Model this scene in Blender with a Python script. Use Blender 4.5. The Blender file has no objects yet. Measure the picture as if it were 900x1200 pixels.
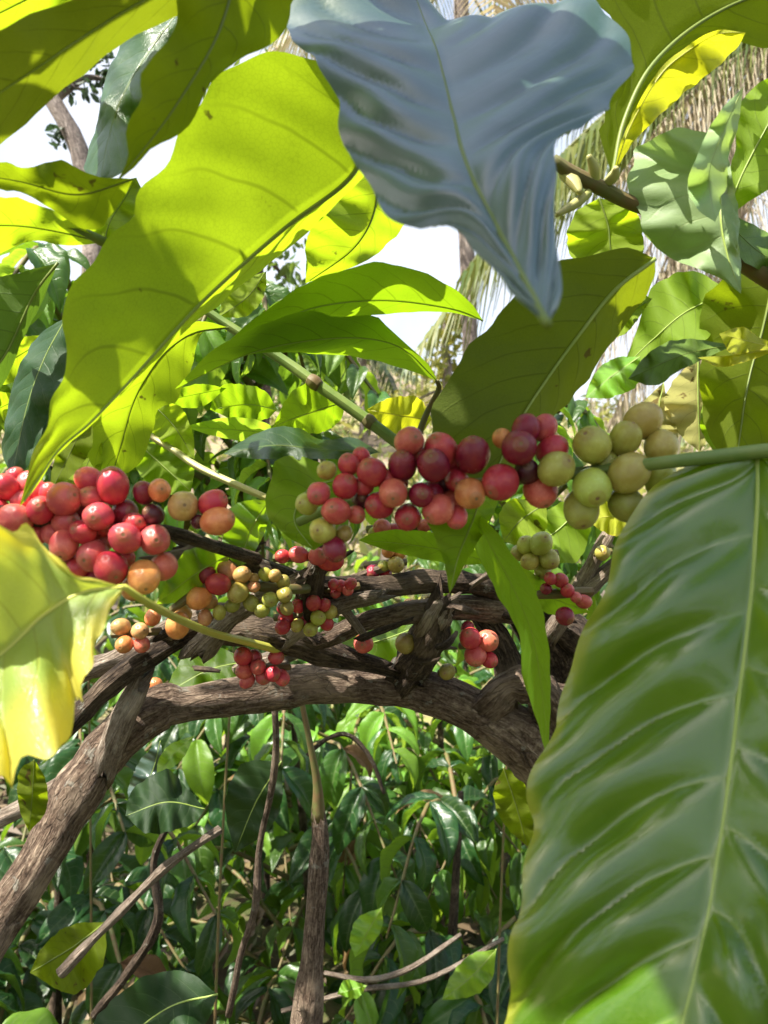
import bpy, math, random
import numpy as np
from mathutils import Vector, Matrix, Quaternion

S = bpy.context.scene
COL = S.collection
rnd = random.Random(7)

# ------------------------------------------------------------------ camera
CAMZ = 1.5
FPX = 873.0                       # pixels (of the 900x1200 photo) per unit of tangent
cam = bpy.data.cameras.new('camera')
cam.sensor_fit = 'VERTICAL'; cam.sensor_height = 24.0
cam.lens = 24.0 * FPX / 1200.0
cam.clip_start = 0.01; cam.clip_end = 2000
cam.dof.use_dof = True
cam.dof.focus_distance = 0.50
cam.dof.aperture_fstop = (cam.lens / 1000.0) / 0.0017
camo = bpy.data.objects.new('camera', cam); COL.objects.link(camo)
camo.location = (0, 0, CAMZ); camo.rotation_euler = (math.radians(90), 0, 0)
S.camera = camo

# ------------------------------------------------------------------ sky, sun, exposure
SUN = Vector((-0.46, -0.26, 0.85)).normalized()       # direction towards the sun
elev = math.asin(SUN.z); azim = math.atan2(SUN.x, SUN.y)
w = bpy.data.worlds.new('World'); S.world = w; w.use_nodes = True
nt = w.node_tree; nt.nodes.clear()
sky = nt.nodes.new('ShaderNodeTexSky'); sky.sky_type = 'NISHITA'; sky.sun_disc = False
sky.sun_elevation = elev; sky.sun_rotation = azim
sky.air_density = 1.0; sky.dust_density = 3.0; sky.ozone_density = 1.0
bg = nt.nodes.new('ShaderNodeBackground'); bg.inputs[1].default_value = 0.125
out = nt.nodes.new('ShaderNodeOutputWorld')
# thin bright cloud, thickest towards the horizon
tcw = nt.nodes.new('ShaderNodeTexCoord'); cn = nt.nodes.new('ShaderNodeTexNoise')
cn.inputs['Scale'].default_value = 2.2; cn.inputs['Detail'].default_value = 5; cn.inputs['Roughness'].default_value = .55
nt.links.new(tcw.outputs['Generated'], cn.inputs['Vector'])
sx = nt.nodes.new('ShaderNodeSeparateXYZ'); nt.links.new(tcw.outputs['Generated'], sx.inputs[0])
ma = nt.nodes.new('ShaderNodeMath'); ma.operation = 'MULTIPLY_ADD'; nt.links.new(sx.outputs[2], ma.inputs[0]); ma.inputs[1].default_value = -0.55; nt.links.new(cn.outputs[0], ma.inputs[2])
mr = nt.nodes.new('ShaderNodeMapRange'); mr.interpolation_type = 'SMOOTHSTEP'; nt.links.new(ma.outputs[0], mr.inputs[0])
mr.inputs[1].default_value = 0.02; mr.inputs[2].default_value = 0.36; mr.inputs[4].default_value = 0.9
mxw = nt.nodes.new('ShaderNodeMix'); mxw.data_type = 'RGBA'; nt.links.new(mr.outputs[0], mxw.inputs[0])
nt.links.new(sky.outputs[0], mxw.inputs[6]); mxw.inputs[7].default_value = (3.6, 3.8, 4.2, 1)
nt.links.new(mxw.outputs[2], bg.inputs[0]); nt.links.new(bg.outputs[0], out.inputs[0])
sl = bpy.data.lights.new('sun', 'SUN'); sl.energy = 5.0; sl.angle = math.radians(0.5)
sl.color = (1.0, 0.95, 0.86)
so = bpy.data.objects.new('sun', sl); COL.objects.link(so)
so.rotation_euler = SUN.to_track_quat('Z', 'Y').to_euler()
S.view_settings.view_transform = 'Standard'; S.view_settings.look = 'None'
S.view_settings.exposure = 1.42; S.view_settings.gamma = 1.0
S.cycles.max_bounces = 8; S.cycles.transmission_bounces = 6

# ------------------------------------------------------------------ helpers
def at(px, py, d):
    return np.array(((px - 450.0) / FPX * d, d, CAMZ - (py - 600.0) / FPX * d))

def tag(o, label=None, cat=None, group=None, kind=None):
    if label: o['label'] = label
    if cat: o['category'] = cat
    if group: o['group'] = group
    if kind: o['kind'] = kind
    return o

def empty(name, loc, label, cat, group=None):
    o = bpy.data.objects.new(name, None); COL.objects.link(o)
    o.location = tuple(loc); o.empty_display_size = 0.02
    return tag(o, label, cat, group)

def link(name, me, parent=None, loc=None):
    o = bpy.data.objects.new(name, me); COL.objects.link(o)
    if parent is not None: o.parent = parent
    if loc is not None: o.location = tuple(loc)
    return o

def world_loc(o):
    p = Vector((0, 0, 0))
    while o is not None:
        p = p + o.location; o = o.parent
    return np.array(p)

def mesh(name, V, F, mats, uv=None, smooth=True, fm=None):
    me = bpy.data.meshes.new(name)
    me.from_pydata([tuple(map(float, v)) for v in V], [], [tuple(map(int, f)) for f in F])
    if not isinstance(mats, (list, tuple)): mats = [mats]
    for m in mats: me.materials.append(m)
    if uv is not None:
        ul = me.uv_layers.new(name='UVMap')
        vi = np.empty(len(me.loops), dtype=np.int32); me.loops.foreach_get('vertex_index', vi)
        ul.data.foreach_set('uv', np.asarray(uv, dtype=np.float32)[vi].ravel())
    if smooth: me.polygons.foreach_set('use_smooth', [True] * len(me.polygons))
    if fm is not None: me.polygons.foreach_set('material_index', fm)
    me.update()
    return me

def cat_rom(P, n, arc=True):
    P = np.asarray(P, float)
    if len(P) == 2: P = np.array([P[0], (P[0] + P[1]) / 2, P[1]])
    Q = np.vstack([2 * P[0] - P[1], P, 2 * P[-1] - P[-2]])
    dense = []
    m = 24
    for i in range(1, len(Q) - 2):
        p0, p1, p2, p3 = Q[i - 1], Q[i], Q[i + 1], Q[i + 2]
        for k in range(m):
            t = k / m
            dense.append(0.5 * ((2 * p1) + (-p0 + p2) * t + (2 * p0 - 5 * p1 + 4 * p2 - p3) * t * t + (-p0 + 3 * p1 - 3 * p2 + p3) * t ** 3))
    dense.append(P[-1]); dense = np.array(dense)
    if arc:
        seg = np.linalg.norm(np.diff(dense[:, :2] if dense.shape[1] > 2 and False else dense, axis=0), axis=1)
        s = np.concatenate([[0], np.cumsum(seg)]); s /= max(s[-1], 1e-9)
    else:
        s = np.linspace(0, 1, len(dense))
    t = np.linspace(0, 1, n)
    return np.stack([np.interp(t, s, dense[:, k]) for k in range(dense.shape[1])], 1)

def vnoise(seed):
    r = np.random.RandomState(seed)
    ph = r.rand(4, 3) * 6.28; fr = r.rand(4, 3) * 1.2 + 0.4
    return lambda p: sum(np.sin(p[..., 0] * fr[k, 0] * (k + 1) + ph[k, 0]) * np.sin(p[..., 1] * fr[k, 1] * (k + 1) + ph[k, 1]) * np.sin(p[..., 2] * fr[k, 2] * (k + 1) + ph[k, 2]) / (k + 1) for k in range(4))

def tube_data(P, rad, seg=8, n=None, rough=0.0, seed=0, knots=0.0, cap=True, ragged=0.0):
    """P world points, rad radii -> V, F, UV (u round, v metres along)"""
    P = np.asarray(P, float)
    if n is None: n = max(6, len(P) * 4)
    rad = np.asarray(rad if np.ndim(rad) else [rad] * len(P), float)
    PR = cat_rom(np.hstack([P, rad[:, None]]), n)
    C, Rr = PR[:, :3], np.maximum(PR[:, 3], 1e-5)
    T = np.gradient(C, axis=0); T /= np.linalg.norm(T, axis=1)[:, None] + 1e-12
    ref = np.array((0, 0, 1.0)) if abs(T[0][2]) < 0.9 else np.array((1.0, 0, 0))
    nrm = np.cross(T[0], ref); nrm /= np.linalg.norm(nrm)
    V = []; UV = []; L = 0
    f = vnoise(seed + 11)
    rs = np.random.RandomState(seed)
    kn = 1 + knots * np.interp(np.arange(n), np.arange(0, n + 3, 3), rs.rand(len(np.arange(0, n + 3, 3))) - 0.4)
    for i in range(n):
        if i: L += np.linalg.norm(C[i] - C[i - 1])
        nrm = nrm - T[i] * nrm.dot(T[i]); nrm /= np.linalg.norm(nrm) + 1e-12
        b = np.cross(T[i], nrm)
        for k in range(seg + 1):
            a = 2 * math.pi * k / seg
            d = nrm * math.cos(a) + b * math.sin(a)
            rr = Rr[i] * kn[i]
            if rough:
                q = np.array((math.cos(a) * 2.4, math.sin(a) * 2.4, L / (Rr.mean() * 2.2)))
                tw = L / Rr.mean()
                rr *= 1 + rough * float(f(q)) + rough * 0.35 * math.sin(a * 7 + 1.3 * math.sin(tw * .31) + seed) + (rough * 0.30 * math.sin(a * 13 + 1.5 * math.sin(tw * .6)) if seg > 15 else 0)
            sh = T[i] * 0
            if ragged and i in (0, n - 1):
                sh = T[i] * (1 if i else -1) * ragged * Rr[i] * (abs(math.sin(k * 2.3 + seed)) * 1.6 + .8 * math.cos(k * 2 * math.pi / seg + seed) - .4) if k < seg else V[-seg] - V[-seg]
                if k == seg: V.append(V[-seg].copy()); UV.append((1, L)); continue
            V.append(C[i] + d * rr + sh); UV.append((k / seg, L))
    F = []
    for i in range(n - 1):
        for k in range(seg):
            a = i * (seg + 1) + k
            F.append((a, a + 1, a + seg + 2, a + seg + 1))
    if cap:
        for end, i in ((0, 0), (1, n - 1)):
            c = len(V); V.append(C[i] + T[i] * (0.35 * Rr[i] if end else -0.35 * Rr[i])); UV.append((0.5, L if end else 0))
            for k in range(seg):
                a = i * (seg + 1) + k
                F.append((a + 1, a, c) if not end else (a, a + 1, c))
    return np.array(V), F, np.array(UV)

def tube(name, P, rad, mat, parent=None, **k):
    V, F, UV = tube_data(P, rad, **k)
    if parent is not None: off = world_loc(parent)
    else: off = V.mean(0) * 0 + np.asarray(P[0], float)
    o = link(name, mesh(name, V - off, F, mat, UV), parent)
    if parent is None: o.location = tuple(off)
    return o

def pts(L):                                            # [(px,py,d)...] -> points
    return [at(*p) for p in L]

# ------------------------------------------------------------------ materials
def new_mat(name):
    m = bpy.data.materials.new(name); m.use_nodes = True
    m.node_tree.nodes.clear()
    return m, m.node_tree

class NB:
    """tiny node builder"""
    def __init__(s, t): s.t = t
    def n(s, typ, **k):
        nd = s.t.nodes.new(typ)
        for a, b in k.items(): setattr(nd, a, b)
        return nd
    def put(s, sock, v):
        if hasattr(v, 'is_output') or isinstance(v, bpy.types.NodeSocket): s.t.links.new(v, sock)
        elif isinstance(v, (tuple, list)) and len(v) == 3 and sock.type == 'RGBA': sock.default_value = (*v, 1)
        else: sock.default_value = v
    def m(s, op, a, b=0.0, c=0.0, clamp=False):
        nd = s.n('ShaderNodeMath', operation=op); nd.use_clamp = clamp
        s.put(nd.inputs[0], a); s.put(nd.inputs[1], b); s.put(nd.inputs[2], c)
        return nd.outputs[0]
    def mix(s, f, a, b, blend='MIX'):
        nd = s.n('ShaderNodeMix', data_type='RGBA', blend_type=blend)
        s.put(nd.inputs[0], f); s.put(nd.inputs[6], a); s.put(nd.inputs[7], b)
        return nd.outputs[2]
    def ss(s, v, lo, hi):
        nd = s.n('ShaderNodeMapRange', interpolation_type='SMOOTHSTEP')
        s.put(nd.inputs[0], v); nd.inputs[1].default_value = lo; nd.inputs[2].default_value = hi
        return nd.outputs[0]
    def noise(s, vec, sc, det=3, rough=0.5):
        nd = s.n('ShaderNodeTexNoise'); s.put(nd.inputs['Vector'], vec)
        nd.inputs['Scale'].default_value = sc; nd.inputs['Detail'].default_value = det; nd.inputs['Roughness'].default_value = rough
        return nd.outputs[0]
    def ramp(s, f, stops):
        nd = s.n('ShaderNodeValToRGB'); s.put(nd.inputs[0], f)
        e = nd.color_ramp.elements
        while len(e) < len(stops): e.new(0.5)
        for k, (p, c) in enumerate(stops): e[k].position = p; e[k].color = (*c, 1)
        return nd.outputs[0]
    def princ(s, col, rough, spec=0.5, normal=None, **k):
        nd = s.n('ShaderNodeBsdfPrincipled')
        s.put(nd.inputs['Base Color'], col); s.put(nd.inputs['Roughness'], rough)
        s.put(nd.inputs['Specular IOR Level'], spec)
        if normal is not None: s.t.links.new(normal, nd.inputs['Normal'])
        for a, b in k.items(): s.put(nd.inputs[a], b)
        return nd.outputs[0]
    def bump(s, h, st, dist):
        nd = s.n('ShaderNodeBump'); s.put(nd.inputs['Height'], h)
        nd.inputs['Strength'].default_value = st; nd.inputs['Distance'].default_value = dist
        return nd.outputs[0]
    def out(s, sh):
        o = s.n('ShaderNodeOutputMaterial'); s.t.links.new(sh, o.inputs[0])

def leaf_mat(name, c1, c2, trans, tw=0.5, rough=0.35, spec=0.5, vein=(0.25, 0.32, 0.06), veins=9, under=None,
             vein_t=0.55, spots=0.0, coat=0.0, detail=True, edge=None, bs=0.35, edge_at=1.0):
    mt, t = new_mat(name); b = NB(t)
    uv = b.n('ShaderNodeUVMap').outputs[0]
    sep = b.n('ShaderNodeSeparateXYZ'); t.links.new(uv, sep.inputs[0])
    a = b.m('MULTIPLY', b.m('ABSOLUTE', b.m('SUBTRACT', sep.outputs[0], 0.5)), 2.0)
    side = b.m('MULTIPLY', b.m('GREATER_THAN', sep.outputs[0], 0.5), 0.37)
    sweep = b.m('MULTIPLY_ADD', b.m('MULTIPLY', a, a), 0.10, b.m('MULTIPLY', a, 0.10))
    oi = b.n('ShaderNodeObjectInfo')
    tc = b.n('ShaderNodeTexCoord')
    wob = b.m('MULTIPLY', b.m('SUBTRACT', b.noise(uv, 5.0, 2), 0.5), 0.02)
    p = b.m('ADD', b.m('MULTIPLY', b.m('ADD', b.m('SUBTRACT', sep.outputs[1], sweep), wob), float(veins)), side)
    f = b.m('MULTIPLY', b.m('ABSOLUTE', b.m('SUBTRACT', b.m('FRACT', p), 0.5)), 2.0)
    sec = b.m('MULTIPLY', b.ss(f, 0.90, 0.985), b.m('SUBTRACT', 1.0, b.m('POWER', a, 3.0)))
    mid = b.ss(a, 0.055, 0.02)
    vm = b.m('MAXIMUM', sec, mid)
    comb = b.n('ShaderNodeCombineXYZ'); t.links.new(sep.outputs[0], comb.inputs[0])
    t.links.new(b.m('MULTIPLY', sep.outputs[1], 2.2), comb.inputs[1])
    if detail:
        vo = b.n('ShaderNodeTexVoronoi', feature='DISTANCE_TO_EDGE'); t.links.new(comb.outputs[0], vo.inputs['Vector']); vo.inputs['Scale'].default_value = 58
        ter = b.m('MULTIPLY', b.ss(vo.outputs['Distance'], 0.10, 0.0), 0.28)
    else: ter = 0.0
    n1 = b.noise(tc.outputs['Object'], 38.0, 4, 0.6)
    n1 = b.ss(n1, 0.3, 0.7)
    base = b.mix(n1, c1, c2)
    hsv = b.n('ShaderNodeHueSaturation'); t.links.new(base, hsv.inputs['Color'])
    t.links.new(b.m('MULTIPLY_ADD', oi.outputs['Random'], 0.03, 0.487), hsv.inputs['Hue'])
    t.links.new(b.m('MULTIPLY_ADD', oi.outputs['Random'], 0.5, 0.75), hsv.inputs['Value'])
    base = hsv.outputs[0]
    veinf = b.m('MULTIPLY', vm, vein_t)
    top = b.mix(b.m('MAXIMUM', veinf, b.m('MULTIPLY', ter, 0.4)), base, vein)
    tr = b.mix(b.m('MULTIPLY', n1, 0.5), trans, tuple(x * 0.72 for x in trans))
    tr = b.mix(b.m('MAXIMUM', b.m('MULTIPLY', vm, 0.55), b.m('MULTIPLY', ter, 0.9)), tr, tuple(x * 0.35 for x in trans))
    geo = b.n('ShaderNodeNewGeometry')
    un = under if under else tuple(min(1, 0.35 * x + y) for x, y in zip(trans, (0.05, 0.07, 0.02)))
    un = b.mix(b.m('MULTIPLY', vm, 0.5), un, tuple(0.5 * v for v in vein))
    back = geo.outputs['Backfacing']
    colr = b.mix(back, top, un)
    if edge:
        em = b.ss(b.m('ADD', a, b.m('MULTIPLY', b.noise(uv, 9.0 if edge_at > .9 else 4.0, 3), 0.25)), edge_at, edge_at + 0.16 + (1 - edge_at) * .6)
        colr = b.mix(em, colr, edge)
        if edge_at < .9: tr = b.mix(em, tr, (.92, .80, .01))
    if spots:
        sp = b.ss(b.noise(tc.outputs['Object'], 70.0, 3, 0.55), 0.70 - 0.06 * spots, 0.74 - 0.06 * spots)
        colr = b.mix(b.m('MULTIPLY', sp, 0.8), colr, (0.10, 0.055, 0.02))
        tr = b.mix(b.m('MULTIPLY', sp, 0.8), tr, (0.05, 0.03, 0.008))
    rg = b.m('ADD', b.m('MULTIPLY', back, 0.25), b.m('MULTIPLY_ADD', b.noise(tc.outputs['Object'], 90.0, 3), 0.22, rough - 0.11))
    h = b.m('ADD', b.m('MULTIPLY', vm, -0.8), b.m('ADD', b.m('MULTIPLY', ter, -0.7), b.m('MULTIPLY', b.noise(comb.outputs[0], 60.0, 3), 0.4)))
    nrm = b.bump(h, bs, 0.0012)
    pr = b.princ(colr, rg, b.m('MULTIPLY', b.m('SUBTRACT', 1.0, b.m('MULTIPLY', back, 0.6)), spec), nrm)
    if coat:
        nd = [n for n in t.nodes if n.type == 'BSDF_PRINCIPLED'][0]
        nd.inputs['Coat Weight'].default_value = coat; nd.inputs['Coat Roughness'].default_value = 0.3
    tb = b.n('ShaderNodeBsdfTranslucent'); t.links.new(tr, tb.inputs[0])
    mx = b.n('ShaderNodeMixShader'); mx.inputs[0].default_value = tw
    t.links.new(pr, mx.inputs[1]); t.links.new(tb.outputs[0], mx.inputs[2])
    b.out(mx.outputs[0])
    return mt

M = {}
M['lime'] = leaf_mat('leaf_lime', (0.06, 0.13, 0.006), (0.09, 0.17, 0.008), (0.44, 0.61, 0.014), 0.55, 0.4, 0.4, veins=8, vein=(.2, .28, .05), spots=.15)
M['olive'] = leaf_mat('leaf_olive', (0.045, 0.10, 0.010), (0.07, 0.13, 0.012), (0.33, 0.44, 0.008), 0.5, 0.46, 0.25, veins=9, vein=(.16, .2, .04), spots=0.3, under=(.085, .115, .008))
M['deep'] = leaf_mat('leaf_deep_olive', (0.035, 0.075, 0.008), (0.05, 0.095, 0.010), (0.23, 0.29, 0.008), 0.42, 0.42, 0.4, veins=9, vein=(.13, .16, .03), spots=0.3, under=(.09, .12, .02))  # thick old leaf; the shade over it is put into the darker colours
M['fresh'] = leaf_mat('leaf_fresh', (0.05, 0.115, 0.008), (0.08, 0.16, 0.012), (0.34, 0.55, 0.010), 0.50, 0.34, 0.5, veins=9)
M['yellow'] = leaf_mat('leaf_yellow', (0.30, 0.40, 0.03), (0.42, 0.47, 0.04), (0.70, 0.72, 0.02), 0.45, 0.32, 0.5, veins=7, vein=(.5, .5, .06), edge=(.6, .5, .03))
M['rim'] = leaf_mat('leaf_yellowing_rim', (0.24, 0.33, 0.07), (0.32, 0.39, 0.09), (0.66, 0.74, 0.07), 0.42, 0.30, 0.5, veins=7, vein=(.4, .42, .06), edge=(.72, .66, .12), edge_at=.58, spots=.1)
M['silver'] = leaf_mat('leaf_silvery', (0.21, 0.33, 0.13), (0.27, 0.38, 0.17), (0.45, 0.66, 0.12), 0.3, 0.48, 0.5, veins=8, vein=(.3, .38, .16), bs=.2)
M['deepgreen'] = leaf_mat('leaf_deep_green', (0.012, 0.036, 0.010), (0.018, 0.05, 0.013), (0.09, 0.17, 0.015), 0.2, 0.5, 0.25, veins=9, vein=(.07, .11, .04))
M['bgdry'] = leaf_mat('shrub_leaf_dead', (0.16, 0.09, 0.04), (0.24, 0.15, 0.07), (0.25, 0.14, 0.05), 0.25, 0.7, 0.2, veins=8, vein=(.12, .07, .03), detail=False)
M['blue'] = leaf_mat('leaf_glossy', (0.012, 0.040, 0.024), (0.016, 0.052, 0.028), (0.10, 0.18, 0.04), 0.12, 0.42, 1.0, veins=9, vein=(.06, .11, .05), coat=0.9, bs=0.10, vein_t=.3)
M['shine'] = leaf_mat('leaf_shiny', (0.042, 0.120, 0.004), (0.062, 0.155, 0.006), (0.32, 0.52, 0.006), 0.30, 0.21, 0.8, veins=9, vein=(.26, .36, .08), coat=0.5, edge=(.3, .3, .03), bs=0.08, vein_t=.35)
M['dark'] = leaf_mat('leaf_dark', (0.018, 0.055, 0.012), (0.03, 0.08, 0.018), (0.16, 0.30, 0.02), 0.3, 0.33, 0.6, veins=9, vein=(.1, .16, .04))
M['dry'] = leaf_mat('leaf_dry', (0.42, 0.36, 0.13), (0.5, 0.44, 0.2), (0.7, 0.62, 0.22), 0.45, 0.6, 0.25, veins=9, vein=(.5, .42, .2), spots=0.6)
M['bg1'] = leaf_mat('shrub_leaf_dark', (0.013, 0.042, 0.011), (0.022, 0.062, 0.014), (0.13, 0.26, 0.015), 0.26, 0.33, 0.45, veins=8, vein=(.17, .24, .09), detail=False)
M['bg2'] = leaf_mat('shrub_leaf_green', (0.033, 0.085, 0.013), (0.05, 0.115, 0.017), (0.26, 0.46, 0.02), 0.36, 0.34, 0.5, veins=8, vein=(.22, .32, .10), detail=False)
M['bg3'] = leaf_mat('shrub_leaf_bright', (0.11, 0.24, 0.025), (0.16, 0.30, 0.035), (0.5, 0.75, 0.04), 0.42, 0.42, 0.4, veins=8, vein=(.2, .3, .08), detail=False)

def stem_mat(name, c1, c2, rough=0.45, sc=60):
    mt, t = new_mat(name); b = NB(t)
    tc = b.n('ShaderNodeTexCoord')
    n = b.noise(tc.outputs['Object'], sc, 4, 0.6)
    col = b.mix(b.ss(n, 0.3, 0.7), c1, c2)
    b.out(b.princ(col, rough, 0.4, b.bump(n, 0.25, 0.001)))
    return mt
M['stem'] = stem_mat('green_stem', (0.10, 0.17, 0.03), (0.17, 0.22, 0.05))
M['stem_brown'] = stem_mat('browning_stem', (0.11, 0.12, 0.035), (0.15, 0.09, 0.04), 0.6, 90)
M['stem_pale'] = stem_mat('pale_stem', (0.36, 0.38, 0.12), (0.42, 0.36, 0.15), 0.5)
M['rib'] = stem_mat('leaf_rib', (0.24, 0.33, 0.06), (0.30, 0.38, 0.09), 0.4)
M['rib_dark'] = stem_mat('leaf_rib_olive', (0.12, 0.17, 0.025), (0.16, 0.2, 0.03), 0.5)
M['rib_yellow'] = stem_mat('leaf_rib_yellow', (0.5, 0.5, 0.08), (0.56, 0.52, 0.1), 0.4)

def bark_mat(name, dark, mid, light, moss=None, scale=1.0):
    mt, t = new_mat(name); b = NB(t)
    uv = b.n('ShaderNodeUVMap').outputs[0]
    tc = b.n('ShaderNodeTexCoord')
    mp = b.n('ShaderNodeMapping'); t.links.new(uv, mp.inputs[0]); mp.inputs['Scale'].default_value = (20, 42 * scale, 1)
    dis = b.noise(tc.outputs['Object'], 30 * scale, 4, 0.6)
    add = b.n('ShaderNodeVectorMath', operation='MULTIPLY_ADD')
    t.links.new(dis, add.inputs[0]); add.inputs[1].default_value = (1.6, 1.6, 1.6); t.links.new(mp.outputs[0], add.inputs[2])
    fib = b.noise(add.outputs[0], 1.6, 6, 0.68)
    fine = b.noise(tc.outputs['Object'], 420 * scale, 4, 0.65)
    pat = b.noise(tc.outputs['Object'], 22 * scale, 4, 0.6)
    v = b.m('ADD', b.m('MULTIPLY', fib, 0.72), b.m('MULTIPLY', fine, 0.28))
    col = b.ramp(v, [(0.36, dark), (0.48, mid), (0.62, light)])
    col = b.mix(b.ss(pat, 0.48, 0.72), col, tuple(x * 1.25 for x in light))
    vo = b.n('ShaderNodeTexVoronoi', feature='DISTANCE_TO_EDGE'); vo.inputs['Scale'].default_value = 0.9
    t.links.new(add.outputs[0], vo.inputs['Vector'])
    crack = b.ss(vo.outputs['Distance'], 0.07, 0.0)
    col = b.mix(b.m('MULTIPLY', crack, 0.4), col, tuple(x * .5 for x in dark))
    lich = b.ss(b.noise(tc.outputs['Object'], 75 * scale, 5, 0.7), 0.60, 0.66)
    col = b.mix(b.m('MULTIPLY', lich, 0.55), col, (0.36, 0.35, 0.29))
    if moss: col = b.mix(b.m('MULTIPLY', b.ss(b.noise(tc.outputs['Object'], 36 * scale, 4), 0.55, 0.68), 0.7), col, moss)
    h = b.m('SUBTRACT', b.m('ADD', b.m('MULTIPLY', b.ss(fib, 0.3, 0.7), 1.0), b.m('MULTIPLY', fine, 0.5)), b.m('MULTIPLY', crack, 0.45))
    b.out(b.princ(col, 0.85, 0.25, b.bump(h, 0.9, 0.0035 / scale)))
    return mt
M['bark'] = bark_mat('grey_brown_bark', (0.030, 0.018, 0.011), (0.155, 0.102, 0.07), (0.37, 0.28, 0.20))
M['bark_dark'] = bark_mat('dark_bark', (0.014, 0.009, 0.006), (0.060, 0.039, 0.026), (0.20, 0.145, 0.10))
M['deadwood'] = bark_mat('bleached_deadwood', (0.10, 0.07, 0.05), (0.30, 0.225, 0.165), (0.52, 0.43, 0.34))
M['bark_far'] = bark_mat('far_bark', (0.10, 0.08, 0.07), (0.24, 0.19, 0.16), (0.40, 0.33, 0.28), scale=0.2)
M['bark_moss'] = bark_mat('mossy_bark', (0.12, 0.10, 0.03), (0.26, 0.23, 0.08), (0.42, 0.38, 0.16), moss=(0.32, 0.30, 0.06), scale=0.6)

def cherry_mat():
    mt, t = new_mat('cherry_skin'); b = NB(t)
    tc = b.n('ShaderNodeTexCoord'); oi = b.n('ShaderNodeObjectInfo')
    ob = tc.outputs['Object']
    sep = b.n('ShaderNodeSeparateXYZ'); t.links.new(ob, sep.inputs[0])
    off = b.n('ShaderNodeVectorMath', operation='MULTIPLY_ADD')
    t.links.new(oi.outputs['Random'], off.inputs[0]); off.inputs[1].default_value = (37, 17, 51); t.links.new(ob, off.inputs[2])
    n = b.noise(off.outputs[0], 1.1, 4, 0.55)
    hs = b.n('ShaderNodeHueSaturation'); t.links.new(oi.outputs['Color'], hs.inputs['Color'])
    hs.inputs['Hue'].default_value = 0.515; hs.inputs['Saturation'].default_value = 0.95; hs.inputs['Value'].default_value = 1.3
    col = b.mix(b.m('MULTIPLY', b.ss(n, 0.38, 0.68), 0.9), oi.outputs['Color'], hs.outputs[0])
    fl = b.ss(b.noise(off.outputs[0], 11.0, 3, 0.6), 0.66, 0.74)
    col = b.mix(b.m('MULTIPLY', fl, 0.45), col, (0.20, 0.08, 0.03))
    st = b.m('MULTIPLY', b.ss(sep.outputs[2], 0.90, 0.98), 0.35)
    col = b.mix(st, col, (0.30, 0.17, 0.06))
    fine = b.noise(off.outputs[0], 26.0, 3, 0.6)
    rg = b.m('MULTIPLY_ADD', n, 0.24, 0.12)
    sh = b.princ(col, rg, 0.5, b.bump(b.m('ADD', fine, b.m('MULTIPLY', n, 2.0)), 0.18, 0.05), **{'Subsurface Weight': 0.18, 'Subsurface Radius': (0.5, 0.2, 0.1), 'Subsurface Scale': 0.004})
    b.out(sh); return mt
M['cherry'] = cherry_mat()
M['scar'] = stem_mat('cherry_scar', (0.16, 0.08, 0.03), (0.30, 0.18, 0.08), 0.8, 900)

def plain(name, stops, sc, rough=0.9, bump=0.6, bd=0.03, det=6, coord='Object'):
    mt, t = new_mat(name); b = NB(t)
    tc = b.n('ShaderNodeTexCoord')
    n = b.noise(tc.outputs[coord], sc, det, 0.65)
    n2 = b.noise(tc.outputs[coord], sc * 9, 4, 0.6)
    v = b.m('ADD', b.m('MULTIPLY', n, 0.65), b.m('MULTIPLY', n2, 0.35))
    b.out(b.princ(b.ramp(v, stops), rough, 0.2, b.bump(v, bump, bd)))
    return mt
M['ground'] = plain('leaf_litter_ground', [(0.3, (0.02, 0.014, 0.009)), (0.45, (0.055, 0.04, 0.022)), (0.55, (0.05, 0.065, 0.018)), (0.7, (0.12, 0.09, 0.05))], 3.0)
M['hill'] = plain('dry_hillside', [(0.3, (0.14, 0.11, 0.07)), (0.45, (0.26, 0.20, 0.14)), (0.58, (0.22, 0.23, 0.07)), (0.72, (0.42, 0.36, 0.24))], 0.35, bd=0.3)

def tint_mat(name, cols, trans, tw=0.35, rough=0.55):
    """foliage coloured per leaf cluster by a random-per-island value"""
    mt, t = new_mat(name); b = NB(t)
    geo = b.n('ShaderNodeNewGeometry')
    k = len(cols) - 1
    c = b.ramp(geo.outputs['Random Per Island'], [(i / k, cc) for i, cc in enumerate(cols)])
    tb = b.n('ShaderNodeBsdfTranslucent'); t.links.new(b.mix(0.5, c, trans), tb.inputs[0])
    mx = b.n('ShaderNodeMixShader'); mx.inputs[0].default_value = tw
    t.links.new(b.princ(c, rough, 0.35), mx.inputs[1]); t.links.new(tb.outputs[0], mx.inputs[2])
    b.out(mx.outputs[0]); return mt
M['brush'] = tint_mat('dry_brush', [(0.16, 0.12, 0.09), (0.28, 0.23, 0.21), (0.13, 0.17, 0.04), (0.33, 0.33, 0.07), (0.08, 0.13, 0.03), (0.12, 0.18, 0.04)], (0.4, 0.36, 0.1))
M['litter'] = tint_mat('fallen_leaves', [(0.05, 0.03, 0.015), (0.10, 0.065, 0.03), (0.16, 0.11, 0.05), (0.05, 0.06, 0.02)], (0.1, 0.07, 0.03), .1)
M['crown'] = tint_mat('tree_foliage', [(0.04, 0.09, 0.02), (0.07, 0.13, 0.03), (0.10, 0.16, 0.03), (0.15, 0.19, 0.04)], (0.3, 0.45, 0.05))
M['crown_yellow'] = tint_mat('yellowing_foliage', [(0.20, 0.22, 0.04), (0.32, 0.30, 0.05), (0.14, 0.18, 0.04), (0.38, 0.32, 0.07)], (0.6, 0.55, 0.08))
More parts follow.
